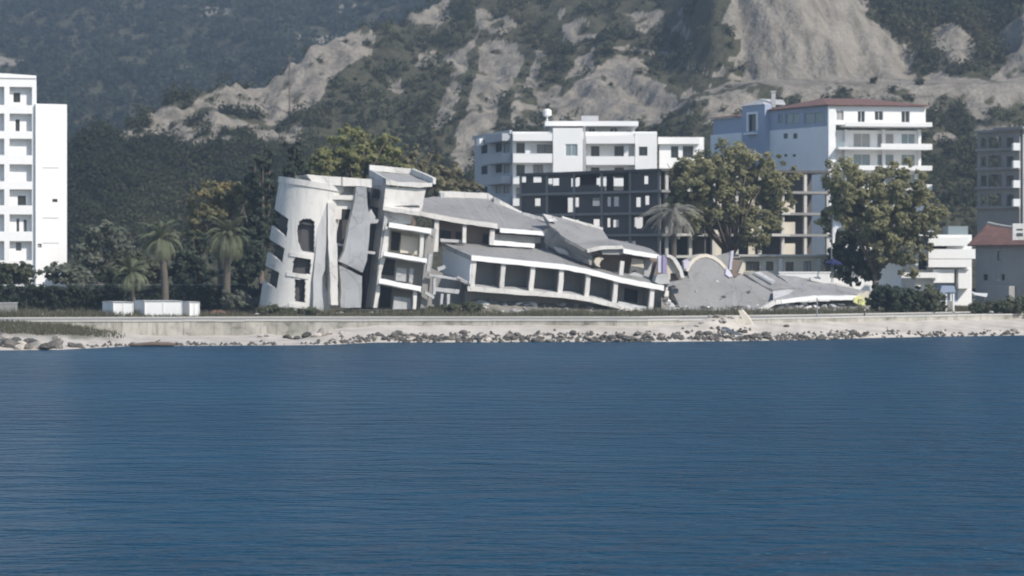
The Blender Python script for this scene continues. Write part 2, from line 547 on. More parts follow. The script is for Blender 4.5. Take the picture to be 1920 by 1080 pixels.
for k in range(205):                       # the dark band of stones along the water
    px = rnd.uniform(640, 1600)
    if px < 720 and rnd.random() < 0.6: continue
    ys = float(y_shore(px))
    put_rock(px, ys + 0.2 + abs(rnd.gauss(0, 1.0)), rnd.choice([.35, .45, .6, .75]), rnd.random() < 0.25)
for k in range(22):
    px = rnd.uniform(1600, 1910); ys = float(y_shore(px))
    put_rock(px, ys + rnd.uniform(0.2, 2.0), rnd.choice([.35, .5, .65]), rnd.random() < 0.5)
for k in range(30):                        # boulders at the left end
    px = rnd.uniform(-60, 112); ys = float(y_shore(px))
    put_rock(px, ys + rnd.uniform(0.3, 9 * max(0.25, 1 - px / 110)), rnd.choice([.7, .9, 1.2, 1.5]), rnd.random() < 0.5)
for px, off, s, pale in [(135, 1.0, 0.9, 0), (148, 0.6, 0.7, 0), (105, 6.5, 1.0, 1), (330, .5, .5, 0), (488, 8.5, .6, 1), (500, 8.7, .5, 1), (540, 8.3, .8, 0), (556, 8.2, .7, 0),
                         (603, 7.4, 1.5, 1), (592, 6.8, .9, 1), (617, 7.0, .8, 1), (575, 8.0, 1.0, 0), (640, 6.0, .6, 1)]:
    put_rock(px, float(y_shore(px)) + off, s, bool(pale), 0.1)
for k in range(12):                        # stones scattered over the pale strip
    px = rnd.uniform(150, 700); ys = float(y_shore(px))
    put_rock(px, ys + rnd.uniform(0.1, 3.0), rnd.choice([.25, .35, .45]), rnd.random() < 0.5)
for k in range(22):                        # broken stone on the tipped heap
    px = rnd.gauss(1352, 36); yw = float(y_wall(px))
    put_rock(px, yw - rnd.uniform(0.2, 3.4), rnd.choice([.3, .4, .55, .7]), rnd.random() < 0.85, 0.1)

# smaller stones between them, too many to pick apart
sm = MB(); rs = random.Random(5)
for k in range(1500):
    px = rs.uniform(150, 1900)
    if (px < 640 and rs.random() < .75) or (px > 1620 and rs.random() < .6): continue
    y = float(y_shore(px)) + abs(rs.gauss(0, 1.2)) - .1; x = (px - 960) / FPX * y; z = beach_z(x, y); q = rs.uniform(.10, .30)
    c = [Vector((x + q * rs.uniform(.6, 1.4) * math.cos(a_) , y + q * math.sin(a_), z - .04)) for a_ in (0.3, 1.9, 3.3, 4.9)]
    sm.add(c + [Vector((x + rs.uniform(-.3, .3) * q, y + rs.uniform(-.2, .2) * q, z + q * rs.uniform(.6, 1.1))), Vector((x + rs.uniform(.1, .6) * q, y, z + q * rs.uniform(.4, .9)))],
           [[0, 1, 5], [1, 4, 5], [1, 2, 4], [2, 3, 4], [3, 0, 5], [3, 5, 4]])
so = sm.build('shore_stones', rk_dark, beach); so['kind'] = 'stuff'

# ---- hills
def spur_profile(px, t):
    """height and distance of the near hillside along the sight column px, t from foot to crest"""
    Rr = np.interp(px, [-900, -300, 0, 120, 180, 300, 430, 560, 700, 830, 960, 1200, 1500, 2200, 3400],
                   [470, 440, 395, 322, 262, 214, 164, 100, 55, -8, -75, -170, -220, -260, -300])
    Yr = np.interp(px, [-900, 0, 180, 430, 560, 830, 1200, 2200, 3400], [415, 430, 450, 500, 530, 600, 640, 660, 680])
    Yb = 362.0 + 0 * px
    Y = Yb + (Yr - Yb) * t
    zr = CAMH - (Rr - EYE) / FPX * Yr
    tt = np.minimum(t, 1.0)
    zl = 2.2 + (zr - 2.2) * (0.75 * tt + 0.25 * tt ** 2)
    ctop = np.interp(px, [1250, 1340, 1500, 1640, 1700, 1760, 1800, 1860, 1920, 2100, 3400], [60, -50, -70, 0, 70, 75, 42, 82, 15, 15, 0])
    tp = np.array([0, .38, .402, .442, .46])
    pyr = np.interp(tt, tp, [541, 180, 158, 152, 140])
    c1 = np.interp(tt, [.46, .56, 1.0], [0, 1, 1])
    pyr = np.where(tt > .46, 140 + (ctop - 140) * c1, pyr)
    pyr = np.where(tt > .56, ctop + (Rr - ctop) * (tt - .56) / .44, pyr)
    zrt = CAMH - (pyr - EYE) / FPX * Y
    w = sstep(1210, 1350, px)
    z = zl * (1 - w) + zrt * w
    z = z - np.where(t > 1, (t - 1) * 60, 0)
    return Y, z
pxh = np.arange(-900, 3300, 6.0)
th = np.linspace(0, 1.3, 230)
PX, TT = np.meshgrid(pxh, th, indexing='ij')
Yh, Zh = spur_profile(PX, TT)
Xh = (PX - 960) / FPX * Yh
gull = fbm((Xh * 0.9 + Yh * 0.25) * 0.075, (Yh - Xh * 0.2) * 0.016, 41, 4) - 0.5       # gullies running down the slope
small = fbm(Xh * 0.22, Yh * 0.22, 77, 4) - 0.5
amp = sstep(0.02, 0.15, TT)
rdmask = sstep(1340, 1420, PX) * sstep(0.37, 0.395, TT) * (1 - sstep(0.445, 0.47, TT))
rill = np.abs(fbm((Xh + Yh * .3) * 0.20, Yh * 0.03, 23, 3) - .5) * 2
Zh = Zh + amp * (1 - rdmask) * (gull * 11.0 + small * 3.2 - rill * 2.4 * (1 - .5 * small))
cl = sstep(1310, 1410, PX + (fbm(Zh * .09, Xh * .05, 88, 3) - .5) * 110) * sstep(.45, .47, TT) * (1 - sstep(.55, .6, TT))
Yh2 = Yh + cl * (fbm(Xh * 0.16, Zh * 0.05, 5, 4) - .5) * 14
Xh = (PX - 960) / FPX * Yh2
PYp = EYE - (Zh - CAMH) / Yh2 * FPX                 # photo row of each point, used only to place the bare patches of the hill
jx = PX + (fbm(Xh * 0.12, Zh * 0.12, 8, 3) - .5) * 46; jy = PYp + (fbm(Xh * 0.12, Zh * 0.12, 19, 3) - .5) * 46

def inpoly(x, y, poly):
    c = np.zeros(x.shape, bool); n = len(poly)
    for i in range(n):
        x0, y0 = poly[i]; x1, y1 = poly[(i + 1) % n]
        if y0 == y1: continue
        hit = ((y0 > y) != (y1 > y)) & (x < (x1 - x0) * (y - y0) / (y1 - y0) + x0)
        c ^= hit
    return c
BARE = [
 (.85, [(285, 232), (380, 188), (430, 155), (500, 112), (560, 85), (640, 66), (705, 48), (700, 92), (655, 135), (605, 165), (575, 215), (480, 205), (400, 205)]),
 (.45, [(180, 235), (300, 205), (560, 190), (560, 280), (420, 275), (300, 285), (220, 260)]),
 (.95, [(470, 250), (500, 243), (522, 252), (512, 268), (480, 268)]),
 (.80, [(745, 45), (790, 8), (850, -20), (838, 45), (790, 52)]),
 (.80, [(838, 92), (898, 66), (886, 125), (866, 170), (838, 222), (800, 250), (826, 190), (846, 150)]),
 (.90, [(903, 84), (972, 74), (980, 118), (962, 160), (930, 192), (930, 262), (890, 275), (862, 320), (852, 245), (880, 180), (905, 130)]),
 (.55, [(850, 280), (900, 250), (890, 340), (840, 340)]),
 (.75, [(775, 95), (822, 86), (820, 112), (785, 118)]),
 (.60, [(740, 150), (765, 140), (762, 175), (745, 180)]),
 (.85, [(1010, 92), (1034, 92), (1008, 162), (984, 166)]),
 (.95, [(1046, 222), (1062, 185), (1098, 140), (1148, 104), (1214, 108), (1206, 148), (1240, 158), (1260, 190), (1240, 235), (1100, 250)]),
 (.75, [(1078, 102), (1104, 92), (1108, 130), (1062, 150)]),
 (.55, [(895, 25), (965, 15), (978, 62), (900, 62)]),
 (.55, [(1040, 10), (1100, 20), (1120, 100), (1050, 90)]),
 (.55, [(960, 160), (1060, 150), (1060, 230), (960, 240)]),
 (.5, [(1180, 20), (1290, 10), (1300, 60), (1200, 70)]),
 (1.0, [(1335, -70), (1372, -10), (1356, 36), (1392, 70), (1372, 104), (1386, 128), (1366, 150), (1705, 152), (1722, 110), (1692, 78), (1650, 42), (1622, 24), (1640, -60)]),
 (1.0, [(1745, 105), (1768, 42), (1802, 46), (1842, 78), (1832, 122), (1775, 128)]),
 (.95, [(1690, 75), (1728, 78), (1738, 112), (1700, 118)]),
 (.95, [(1862, 140), (1880, 82), (1912, 15), (2100, -40), (2100, 150), (1862, 150)]),
 (.95, [(1384, 146), (2100, 146), (2100, 162), (1740, 172), (1500, 162), (1384, 158)]),
 (.72, [(1250, 205), (1290, 170), (1400, 150), (1430, 200), (1330, 230)]),
 (.55, [(1400, 150), (1740, 160), (1740, 210), (1400, 210)]),
 (.60, [(1740, 165), (2000, 160), (2000, 235), (1740, 270)]),
]
bare = np.zeros(PX.shape)
for val, poly in BARE:
    bare = np.maximum(bare, np.where(inpoly(jx, jy, poly), val, 0))
for line, wd in (([(1150, 88), (1200, 96), (1262, 104), (1300, 130), (1370, 143), (1420, 148)], 4), ([(1245, 205), (1330, 182), (1400, 168)], 4), ([(560, 140), (540, 210)], 2)):
    for (x0, y0), (x1, y1) in zip(line[:-1], line[1:]):
        dx, dy = x1 - x0, y1 - y0
        s = np.clip(((PX - x0) * dx + (PYp - y0) * dy) / (dx * dx + dy * dy), 0, 1)
        dd = np.hypot(PX - x0 - s * dx, PYp - y0 - s * dy)
        bare = np.maximum(bare, np.where(dd < wd, .95, 0))
mott = fbm(Xh * 0.30, Zh * 0.30 + Yh * .1, 91, 4)
bare = np.clip(bare + (mott - 0.5) * 2.2 * (bare > 0) * (bare < .99) + (mott > 0.70) * 0.4, 0, 1)
bare[TT > 1.0] *= 0.3
def hill_mat():
    m, nt, bs = new_mat('hill_soil_and_marl')
    v = coords(nt); vs = coords(nt, (0.5, 0.5, 0.16))
    n1 = noise(nt, v, 0.10, 6, 0.65); n2 = noise(nt, v, 0.6, 5, 0.7); n3 = noise(nt, vs, 0.5, 5, 0.65)
    veg = ramp(nt, n2, [(0.3, (0.042, 0.046, 0.030)), (0.7, (0.100, 0.094, 0.062))])
    rock = ramp(nt, n3, [(0.28, (0.145, 0.13, 0.108)), (0.5, (0.265, 0.242, 0.206)), (0.74, (0.345, 0.315, 0.272))])
    at = N(nt, 'ShaderNodeAttribute', attribute_name='tint')
    f = ramp(nt, at.outputs['Fac'], [(0.40, (0, 0, 0)), (0.62, (1, 1, 1))])
    n4 = noise(nt, coords(nt, (1, 1, .6)), 1.7, 6, 0.75)
    rock = mixc(nt, ramp(nt, n4, [(0.45, (0, 0, 0)), (0.68, (0.4, 0.4, 0.4))]), rock, (0.085, 0.08, 0.068))
    nt.links.new(mixc(nt, f, veg, rock), bs.inputs['Base Color']); bs.inputs['Roughness'].default_value = 0.97
    bs.inputs['Specular IOR Level'].default_value = 0.1
    ad = N(nt, 'ShaderNodeMath', operation='ADD'); nt.links.new(n2, ad.inputs[0]); nt.links.new(n3, ad.inputs[1])
    bump(nt, bs, ad.outputs[0], 0.9, 1.2)
    return m
hmat = hill_mat()
V = np.stack([Xh, Yh2, Zh], -1)
me = np_mesh('near_hill', V.reshape(-1, 3), grid_faces(len(pxh), len(th)), hmat, tint=bare.ravel(), smooth=True)
near_hill = link_mesh('near_hill', me); tag(near_hill, kind='structure')

pxf = np.arange(-1100, 3600, 12.0)
tf = np.linspace(0, 1.25, 90)
PF, TF = np.meshgrid(pxf, tf, indexing='ij')
Rf = np.interp(PF, [-1100, -200, 0, 50, 110, 400, 900, 3600], [60, 30, 14, 8, -12, -60, -110, -150])
Yf_ = 640 + (1050 - 640) * TF
zrf = CAMH - (Rf - EYE) / FPX * 1050
Zf = 2.0 + (zrf - 2.0) * np.minimum(TF, 1) ** 0.9 - np.where(TF > 1, (TF - 1) * 120, 0)
Xf = (PF - 960) / FPX * Yf_
Zf = Zf + sstep(0.03, .15, TF) * (1 - sstep(.9, 1.0, TF) * .7) * ((fbm(Xf * 0.02 + Yf_ * .01, Yf_ * 0.008, 51, 4) - .5) * 30)
fb = np.where(fbm(Xf * 0.05, Zf * 0.12, 13, 4) > 0.71, 0.8, 0)
V2 = np.stack([Xf, Yf_, Zf], -1)
me = np_mesh('far_hill', V2.reshape(-1, 3), grid_faces(len(pxf), len(tf)), hmat, tint=fb.ravel(), smooth=True)
far_hill = link_mesh('far_hill', me); tag(far_hill, kind='structure')

# ---- scrub and woods on the hills (masses nobody could count)
def leaf_cloud(C, S, n_leaf, leaf, seed, squash=0.8, tint_c=None, out=None):
    """C centres, S radii: many small leaf cards through each crown's volume"""
    r = np.random.default_rng(seed)
    m = len(C)
    d = r.normal(size=(m, n_leaf, 3)); d /= np.linalg.norm(d, axis=2, keepdims=True)
    rad = r.uniform(0.25, 1.0, (m, n_leaf, 1)) ** 0.5
    lump = 0.75 + 0.45 * np.sin(d[:, :, :1] * 3 + r.uniform(0, 6, (m, 1, 1))) * np.sin(d[:, :, 2:3] * 4 + r.uniform(0, 6, (m, 1, 1)))
    p = d * rad * lump * S[:, None, None]
    p[:, :, 2] *= squash
    p = (p + C[:, None, :]).reshape(-1, 3)
    k = len(p)
    nrm = r.normal(size=(k, 3)) * 0.6 + d.reshape(-1, 3) * 0.8 + np.array([0, 0, 0.45])      # leaves turn outwards and up
    if out is not None: nrm = nrm + np.repeat(out, n_leaf, axis=0) * 0.7
    a = np.cross(nrm, r.normal(size=(k, 3))); a /= np.linalg.norm(a, axis=1, keepdims=True)
    b = np.cross(nrm, a); b /= np.linalg.norm(b, axis=1, keepdims=True)
    sz = leaf * r.uniform(0.6, 1.3, (k, 1)) * np.repeat(S / S.mean(), n_leaf)[:, None] ** 0.5
    v = np.stack([p - a * sz, p - b * sz * .55, p + a * sz, p + b * sz * .55], 1).reshape(-1, 3)
    f = np.arange(k * 4).reshape(k, 4)
    tc = r.uniform(0, 1, m) if tint_c is None else tint_c
    t = np.clip(np.repeat(tc, n_leaf) * 0.75 + r.uniform(0, 0.25, k), 0, 1)
    return v, f, np.repeat(t, 4)

M['scrub'] = leaf_mat('hill_scrub_leaves', (0.032, 0.044, 0.024), (0.076, 0.084, 0.044), (0.13, 0.115, 0.065))
M['wood'] = leaf_mat('far_wood_leaves', (0.016, 0.028, 0.020), (0.052, 0.068, 0.044))
rg = np.random.default_rng(5)
# near hillside: pick surface points that are not bare
i = rg.integers(0, len(pxh), 68000); j = rg.integers(2, int(len(th) * 0.80), 68000)
px_ = PX[i, j]; py_ = PYp[i, j]
ok = (px_ > -320) & (px_ < 2200) & (py_ > -90) & (py_ < 470)
dens = np.clip(0.25 + 1.5 * (fbm(Xh[i, j] * 0.07, Zh[i, j] * 0.09, 61, 3) - 0.35), 0.05, 1)
dens = np.where((px_ > 1640) & (py_ < 120), 1.0, dens)
dens = np.where((px_ < 600) & (py_ > 270), np.maximum(dens, .7), dens)
dens = np.where((px_ > 620) & (px_ < 1360), dens * .5, dens)
ok &= (bare[i, j] < 0.42) & (rg.uniform(0, 1, 68000) < dens)
i, j = i[ok][:10500], j[ok][:10500]
C = np.stack([Xh[i, j], Yh2[i, j], Zh[i, j]], 1)
S = (0.6 + 2.3 * rg.uniform(0, 1, len(C)) ** 1.8) * np.where((PX[i, j] > 1640) & (PYp[i, j] < 120), 1.7, 1.0)
S = np.where(bare[i, j] > .2, S * .6, S)
C[:, 2] += S * 0.55
tn = np.clip(1.9 * (fbm(C[:, 0] * .05, C[:, 2] * .07, 71, 3) - .5) + .42 + rg.normal(0, .2, len(C)), 0, 1)
v, f, t = leaf_cloud(C, S, 70, 0.29, 7, 0.85, tn)
o = link_mesh('hill_scrub', np_mesh('hill_scrub', v, f, M['scrub'], tint=t))
tag(o, 'dark green scrub and small trees covering the slope around the pale landslips', 'scrub', kind='stuff')
# far hill
i = rg.integers(0, len(pxf), 36000); j = rg.integers(3, int(len(tf) * 0.86), 36000)
px_ = PF[i, j]; py_ = EYE - (Zf[i, j] - CAMH) / Yf_[i, j] * FPX
ok = (px_ > -520) & (px_ < 1000) & (py_ < 480) & (py_ > -120) & (fb[i, j] < .5)
i, j = i[ok][:6800], j[ok][:6800]
C = np.stack([Xf[i, j] + rg.uniform(-1.3, 1.3, len(i)), Yf_[i, j] + rg.uniform(-2, 2, len(i)), Zf[i, j]], 1)
S = 1.6 + 3.0 * rg.uniform(0, 1, len(C)) ** 1.5; C[:, 2] += S * 0.7
tn = np.clip(2.0 * (fbm(C[:, 0] * .022, C[:, 2] * .04, 73, 3) - .5) + .45 + rg.normal(0, .16, len(C)), 0, 1)
v, f, t = leaf_cloud(C, S, 48, 0.82, 9, 0.95, tn)
o = link_mesh('far_woodland', np_mesh('far_woodland', v, f, M['wood'], tint=t))
tag(o, 'dense bluish green woodland on the distant hill behind the ridge', 'woodland', kind='stuff')

# ================================================================ COLLAPSED HOTEL
def Yf(px): return 238.4 + (px - 520) * 0.0172       # the street front recedes towards the right
DV = Vector((-0.31, 0.95, 0.0))                      # direction into the building
hotel = thing('collapsed_hotel', 'collapsed white concrete hotel leaning and pancaked down towards the right beside the coast road', 'building', (fx(860, 246), 249, 2.05))
ODY = 0.0                                            # set-back of the storey being built
def HP(p, dy=0.0):
    d = ODY + dy + (p[2] if len(p) > 2 else 0.0)
    return P(p[0], p[1], Yf(p[0]) + d)
RE = random.Random(99)
def rough_edge(pts, amp):
    """break long straight edges into short uneven ones, as on torn concrete"""
    out = []
    for a, b in zip(pts, list(pts[1:]) + [pts[0]]):
        a3 = (a[0], a[1], a[2] if len(a) > 2 else 0.0); b3 = (b[0], b[1], b[2] if len(b) > 2 else 0.0)
        L = math.hypot(b3[0] - a3[0], b3[1] - a3[1]); n = min(10, max(1, int(L / 11)))
        out.append(a3)
        for k in range(1, n):
            t = k / n; j = RE.gauss(0, amp * .6)
            nx, ny = -(b3[1] - a3[1]) / L, (b3[0] - a3[0]) / L
            out.append((a3[0] + (b3[0] - a3[0]) * t + nx * j, a3[1] + (b3[1] - a3[1]) * t + ny * j, a3[2] + (b3[2] - a3[2]) * t))
    return out
def hp(name, mat, pts, depth=0.4, dy=0.0, ext=None, parent=None, label=None):
    """solid with the given outline on the (possibly skewed) front plane, pushed into the building"""
    e = Vector(ext) if ext is not None else DV * depth
    if mat not in ('dark', 'glass', 'darkmetal'): pts = rough_edge(pts, 0.55)
    o = MB().prism([HP(p, dy) for p in pts], e).build(name, M[mat], parent or hotel)
    if label: o['label'] = label
    return o
def slab(name, mat, pts, th=0.45, parent=None, fascia=None):
    """tilted floor or roof plate: outline of its top, thickness downwards"""
    pts = rough_edge(pts, 1.0)
    o = MB().prism([HP(p) for p in pts], (-0.14 * th, 0, -th)).build(name, M[mat], parent or hotel)
    return o
def band(tab, a, b, off0=0, off1=0, n=10):
    """pairs along an edge table"""
    xs = np.linspace(a, b, n)
    return [(x, lerp_tab(tab, x)) for x in xs]

# --- round stair tower at the left end, leaning with the block
tb = P(546, 592, 242.2); tt_ = P(586, 343, 242.2)
ax = (tt_ - tb).normalized(); xx = Vector((ax.z, 0, -ax.x)); LEN = (tt_ - tb).length
RAD = 3.45
def TP(a, z, r): return tb + xx * (r * math.sin(a)) + Vector((0, -r * math.cos(a), 0)) + ax * z
def proj(p): return (960 + p.x / p.y * FPX, EYE - (p.z - CAMH) / p.y * FPX)
def pin(pt, poly):
    x, y = pt; c = False; n = len(poly)
    for i in range(n):
        x0, y0 = poly[i]; x1, y1 = poly[(i + 1) % n]
        if (y0 > y) != (y1 > y) and x < (x1 - x0) * (y - y0) / (y1 - y0) + x0: c = not c
    return c
holes = [[(490, 378), (513, 391), (541, 411), (537, 445), (507, 420), (485, 402)], [(480, 436), (506, 449), (533, 465), (529, 492), (499, 470), (474, 452)], [(470, 486), (495, 497), (524, 511), (519, 542), (490, 524), (464, 508)],
         [(556, 428), (561, 415), (570, 410), (582, 410), (590, 416), (590, 474), (566, 470), (558, 452)],
         [(549, 490), (556, 478), (568, 477), (584, 482), (582, 514), (560, 514), (546, 522)], [(553, 524), (573, 524), (572, 567), (553, 565)]]
us = [R(a) for a in list(np.arange(-180, -150, 6)) + list(np.arange(-150, 42, 1.5)) + list(np.arange(42, 181, 6))]
us[-1] = R(180)
zs = list(np.linspace(0, LEN, 176))
mask = [[True] * (len(zs) - 1) for _ in range(len(us) - 1)]
for i in range(len(us) - 1):
    a = (us[i] + us[i + 1]) / 2
    if a > R(60) or a < R(-150): continue
    for j in range(len(zs) - 1):
        q = proj(TP(a, (zs[j] + zs[j + 1]) / 2, RAD))
        if any(pin(q, h) for h in holes): mask[i][j] = False
tw = MB().cells(us, zs, mask, lambda a, z, l: TP(a, z, RAD - 0.28 * l)).build('round_stair_tower', M['white'], hotel, smooth=False)
# thicker rim at the top, a roof disc and stair landings inside, coloured near-black for shade
mb = MB(); k = 60
mb.cells([R(a) for a in range(-180, 181, 6)], [LEN - 0.5, LEN + 0.12], [[True]] * 60, lambda a, z, l: TP(a, z, RAD + 0.12 - 0.34 * l))
mb.build('rim', M['white'], tw)
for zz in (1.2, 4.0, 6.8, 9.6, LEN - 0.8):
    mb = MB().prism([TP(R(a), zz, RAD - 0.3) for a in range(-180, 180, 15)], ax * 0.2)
    mb.build('landing', M['shade_spall'], tw)
MB().tube([tb + ax * 0.1, tb + ax * (LEN - 0.6)], [2.75, 2.75], 20).build('shade_core', M['shade_spall'], tw)  # near-black drum, made wide so the tower openings look unlit
for (a0, a1, zc) in ((R(-14), R(24), 6.15), (R(-14), R(24), 4.1), (R(-2), R(26), 1.0)):
    MB().cells(list(np.linspace(a0, a1, 9)), [zc, zc + 0.42], [[True]] * 8, lambda a, z, l: TP(a, z, RAD + 0.1 - 0.5 * l)).build('curved_sill', M['white'], tw)

# --- left block: plates, fins and recesses
hp('back_wall', 'shade_spall', [(588, 352), (724, 362), (716, 580), (575, 580)], 0.3, 4.2)  # shade of the recesses put into the wall colour
hp('end_wall', 'palegrey', [(592, 366, 2), (599, 372, 0.3), (588, 580, 0.3), (578, 580, 3.5)], ext=(0.3, 0.2, 0))
roofp = hp('roof_plate', 'white', [(575, 327), (641, 332), (697, 336), (697, 352), (680, 349), (590, 347)], 5.5, -0.7)
hp('joint', 'midgrey', [(640, 332), (643, 332), (643, 348), (640, 348)], 0.1, -0.75, parent=roofp)
hp('frieze', 'grey', [(597, 347), (668, 350), (668, 368), (598, 368)], 0.4, 0.6)
hp('cornice', 'white', [(598, 365), (664, 366), (664, 375), (600, 374)], 1.2, -0.4)
hp('upper_wall', 'white', [(598, 374), (664, 375), (662, 392), (641, 392), (640, 411), (627, 411), (625, 420), (612, 425), (597, 420)], 0.4, 0.25)
w = hp('window', 'dark', [(640, 391), (662, 391), (661, 412), (640, 412)], 0.15, 0.9)
hp('pane', 'glass', [(642, 393), (660, 393), (659, 411), (642, 411)], 0.05, 0.8, parent=w)
fin = hp('fin_wall', 'palegrey', [(597, 380), (614, 378), (612, 440), (609, 506), (604, 520), (604, 545), (607, 583), (587, 583), (588, 515), (592, 470)], 3.0, -0.6)
hp('fin_wall', 'white', [(615, 380), (627, 380), (631, 440), (633, 500), (634, 572), (621, 572), (618, 500), (615, 440)], 2.2, -0.8)
hp('fallen_panel', 'palegrey', [(598, 541), (608, 530), (618, 560), (619, 583), (607, 583)], 0.25, 0.4)
hp('side_wall', 'shade_spall', [(632, 410), (642, 412), (640, 500), (634, 560), (633, 500)], 2.4, 1.2)  # darkened in colour to deepen the shade between the fins
hp('floor_plate', 'palegrey', [(628, 455), (656, 459), (656, 464), (628, 460)], 3.0, 1.0)
hp('floor_plate', 'palegrey', [(632, 512), (646, 515), (646, 520), (632, 517)], 3.0, 1.0)
hp('broad_fin', 'palegrey', [(668, 350, .3), (687, 350, -.3), (689, 385, -.3), (695, 412, -.4), (692, 450, -.4), (688, 488, -.4), (680, 511, -.2), (636, 490, .5), (646, 470, .4), (652, 440, .35), (657, 410, .3), (664, 380, .3)], 0.9, -1.0, label='cracked pale grey fin wall, the broad upper piece')
hp('broad_fin', 'palegrey', [(636, 497, .35), (679, 518, -.45), (678, 560, -.5), (677, 577, -.5), (639, 577, .3), (640, 540, .3)], 0.9, -0.6, label='sheared lower piece of the broad grey fin wall')
hp('dark_slot_wall', 'shade_spall', [(690, 385), (716, 400), (704, 577), (684, 577)], 0.3, 2.6)  # near-black colour standing in for the shade of the slot
hp('broken_plate', 'palegrey', [(688, 402), (696, 392), (706, 410), (712, 410), (708, 418), (692, 420)], 1.2, 0.4)
hp('floor_plate', 'palegrey', [(688, 470), (704, 472), (703, 477), (687, 475)], 2.4, 0.3)
hp('side_fin', 'palegrey', [(710, 384, 2.2), (723, 388, -.1), (712, 470, -.1), (701, 577, -.1), (685, 577, 2.2), (699, 470, 2.2)], ext=(0.35, 0.3, 0))
hp('corner_pier', 'white', [(723, 425), (730, 425), (727, 470), (715, 512), (712, 552), (705, 577), (700, 577), (711, 500)], 0.5, -0.2)

# penthouse with an open roof tray
slab('penthouse_roof', 'grey', [(694, 321, 5), (772, 328, 5), (811, 345, 0), (724, 340, 0)], 0.3)
hp('parapet', 'white', [(693, 309), (771, 316), (771, 327), (693, 320)], 0.3, 5)
hp('parapet', 'white', [(771, 316, 5), (812, 334, 0), (812, 345, 0), (771, 327, 5)], ext=(0.3, 0.1, 0))
hp('parapet', 'white', [(724, 335), (746, 341), (811, 343), (810, 350), (786, 352), (724, 346)], 0.3, -0.3)
hp('parapet', 'palegrey', [(692, 318, 5), (723, 335, 0), (723, 346, 0), (692, 330, 5)], ext=(0.25, 0.1, 0))
hp('penthouse_wall', 'white', [(723, 350), (799, 354), (792, 384), (719, 388)], 0.35, 0.1)
hp('penthouse_side', 'palegrey', [(691, 332, 4.6), (723, 345, 0.1), (720, 392, 0.1), (691, 386, 4.6)], ext=(0.3, 0.1, 0))
hp('side_window', 'dark', [(698, 352, 3.2), (712, 356, 1.3), (711, 372, 1.3), (698, 370, 3.2)], ext=(-.08, -.06, 0))
slab('terrace_plate', 'white', [(719, 386, -.6), (787, 397, -.6), (794, 380, 1.6), (719, 381, 1.6)], 0.42)
hp('attic_wall', 'white', [(724, 395), (772, 402), (770, 420), (723, 418)], 0.3, 0.5)
# stacked balconies of the left block
for i, (x0, y0, x1, y1, h) in enumerate(((730, 417, 809, 429, 9), (720, 471, 801, 485, 8), (711, 522, 790, 537, 9))):
    b = hp('balcony', 'bright', [(x0, y0), (x1, y1), (x1 - 1, y1 + h), (x0 - 1, y0 + h)], 0.22, -1.1)
    slab('balcony_floor', 'white', [(x0, y0 + h - 1, -.85), (x1, y1 + h - 1, -.85), (x1 - 4, y1 + h - 3, 2.3), (x0 - 4, y0 + h - 3, 2.3)], 0.18, parent=b)
hp('balcony_wall', 'cream', [(727, 420), (815, 436), (806, 490), (716, 480)], 0.3, 2.3)
hp('balcony_wall', 'midgrey', [(714, 480), (806, 492), (797, 540), (707, 530)], 0.3, 2.4)
hp('balcony_wall', 'midgrey', [(706, 530), (797, 542), (790, 580), (700, 580)], 0.3, 2.5)
for pts in ([(735, 434), (752, 437), (747, 470), (733, 469)], [(714, 484), (741, 488), (738, 517), (710, 514)], [(716, 538), (735, 541), (731, 577), (712, 576)]):
    d_ = hp('balcony_door', 'dark', pts, 0.1, 2.1)
hp('screen_wall', 'cream', [(753, 442), (784, 446), (782, 478), (750, 474)], 0.25, 0.9)
hp('screen_wall', 'palegrey', [(744, 502), (762, 504), (761, 528), (742, 526)], 0.25, 0.3)
hp('screen_wall', 'palegrey', [(769, 503), (776, 504), (774, 530), (767, 529)], 0.25, 0.3)
hp('screen_wall', 'palegrey', [(739, 556), (771, 559), (770, 580), (736, 580)], 0.25, 0.2)
hp('pillar', 'white', [(789, 432), (796, 433), (793, 482), (786, 482)], 0.4, -0.6)
hp('pillar', 'white', [(776, 542), (782, 543), (780, 580), (774, 580)], 0.4, -0.6)
hp('party_wall', 'midgrey', [(797, 426), (818, 430), (812, 478), (806, 535), (800, 578), (788, 578), (795, 500)], 0.4, 1.0)
hp('fallen_beam', 'palegrey', [(804, 476), (811, 476), (806, 510), (800, 508)], 0.4, -0.5)

# --- middle wing, upper storey, set back behind the terrace
ODY = 6.0
slab('roof_plate', 'roofgrey', [(785, 395, -.2), (850, 408, 0), (932, 420, 0), (933, 427, 0), (940, 429, 0.2), (1021, 434, 0), (1026, 420, 4), (979, 402, 9), (926, 378, 9), (914, 373, 9), (824, 369, 9), (791, 371, 7)], 0.12)
hp('roof_fascia', 'white', [(778, 394), (850, 407.5), (933, 419.5), (933, 429), (850, 417), (780, 403)], 0.35, -0.25)
hp('roof_fascia', 'bright', [(938, 427.5), (1021, 434), (1021, 442), (938, 436)], 0.35, -0.2)
p_ = hp('parapet', 'white', [(824, 358), (914, 362), (914, 374), (824, 370)], 0.3, 9)
hp('parapet', 'white', [(915, 362), (926, 369), (979, 397), (979, 404), (926, 380), (915, 374)], 0.3, 9)
hp('parapet', 'palegrey', [(980, 398), (1019, 407), (1022, 416), (980, 405)], 0.3, 8.6)
hp('post', 'palegrey', [(826, 361), (834, 361), (834, 376), (826, 375)], 0.4, 8.4)
hp('post', 'palegrey', [(926, 369), (937, 373), (937, 386), (926, 382)], 0.4, 8.4)
hp('storey_wall', 'brown', [(812, 405), (1014, 440), (1014, 470), (812, 462)], 0.3, 2.2)
hp('side_return', 'midgrey', [(812, 408, 4), (820, 412, 0.4), (818, 470, 0.4), (812, 468, 4)], ext=(0.2, 0.1, 0))
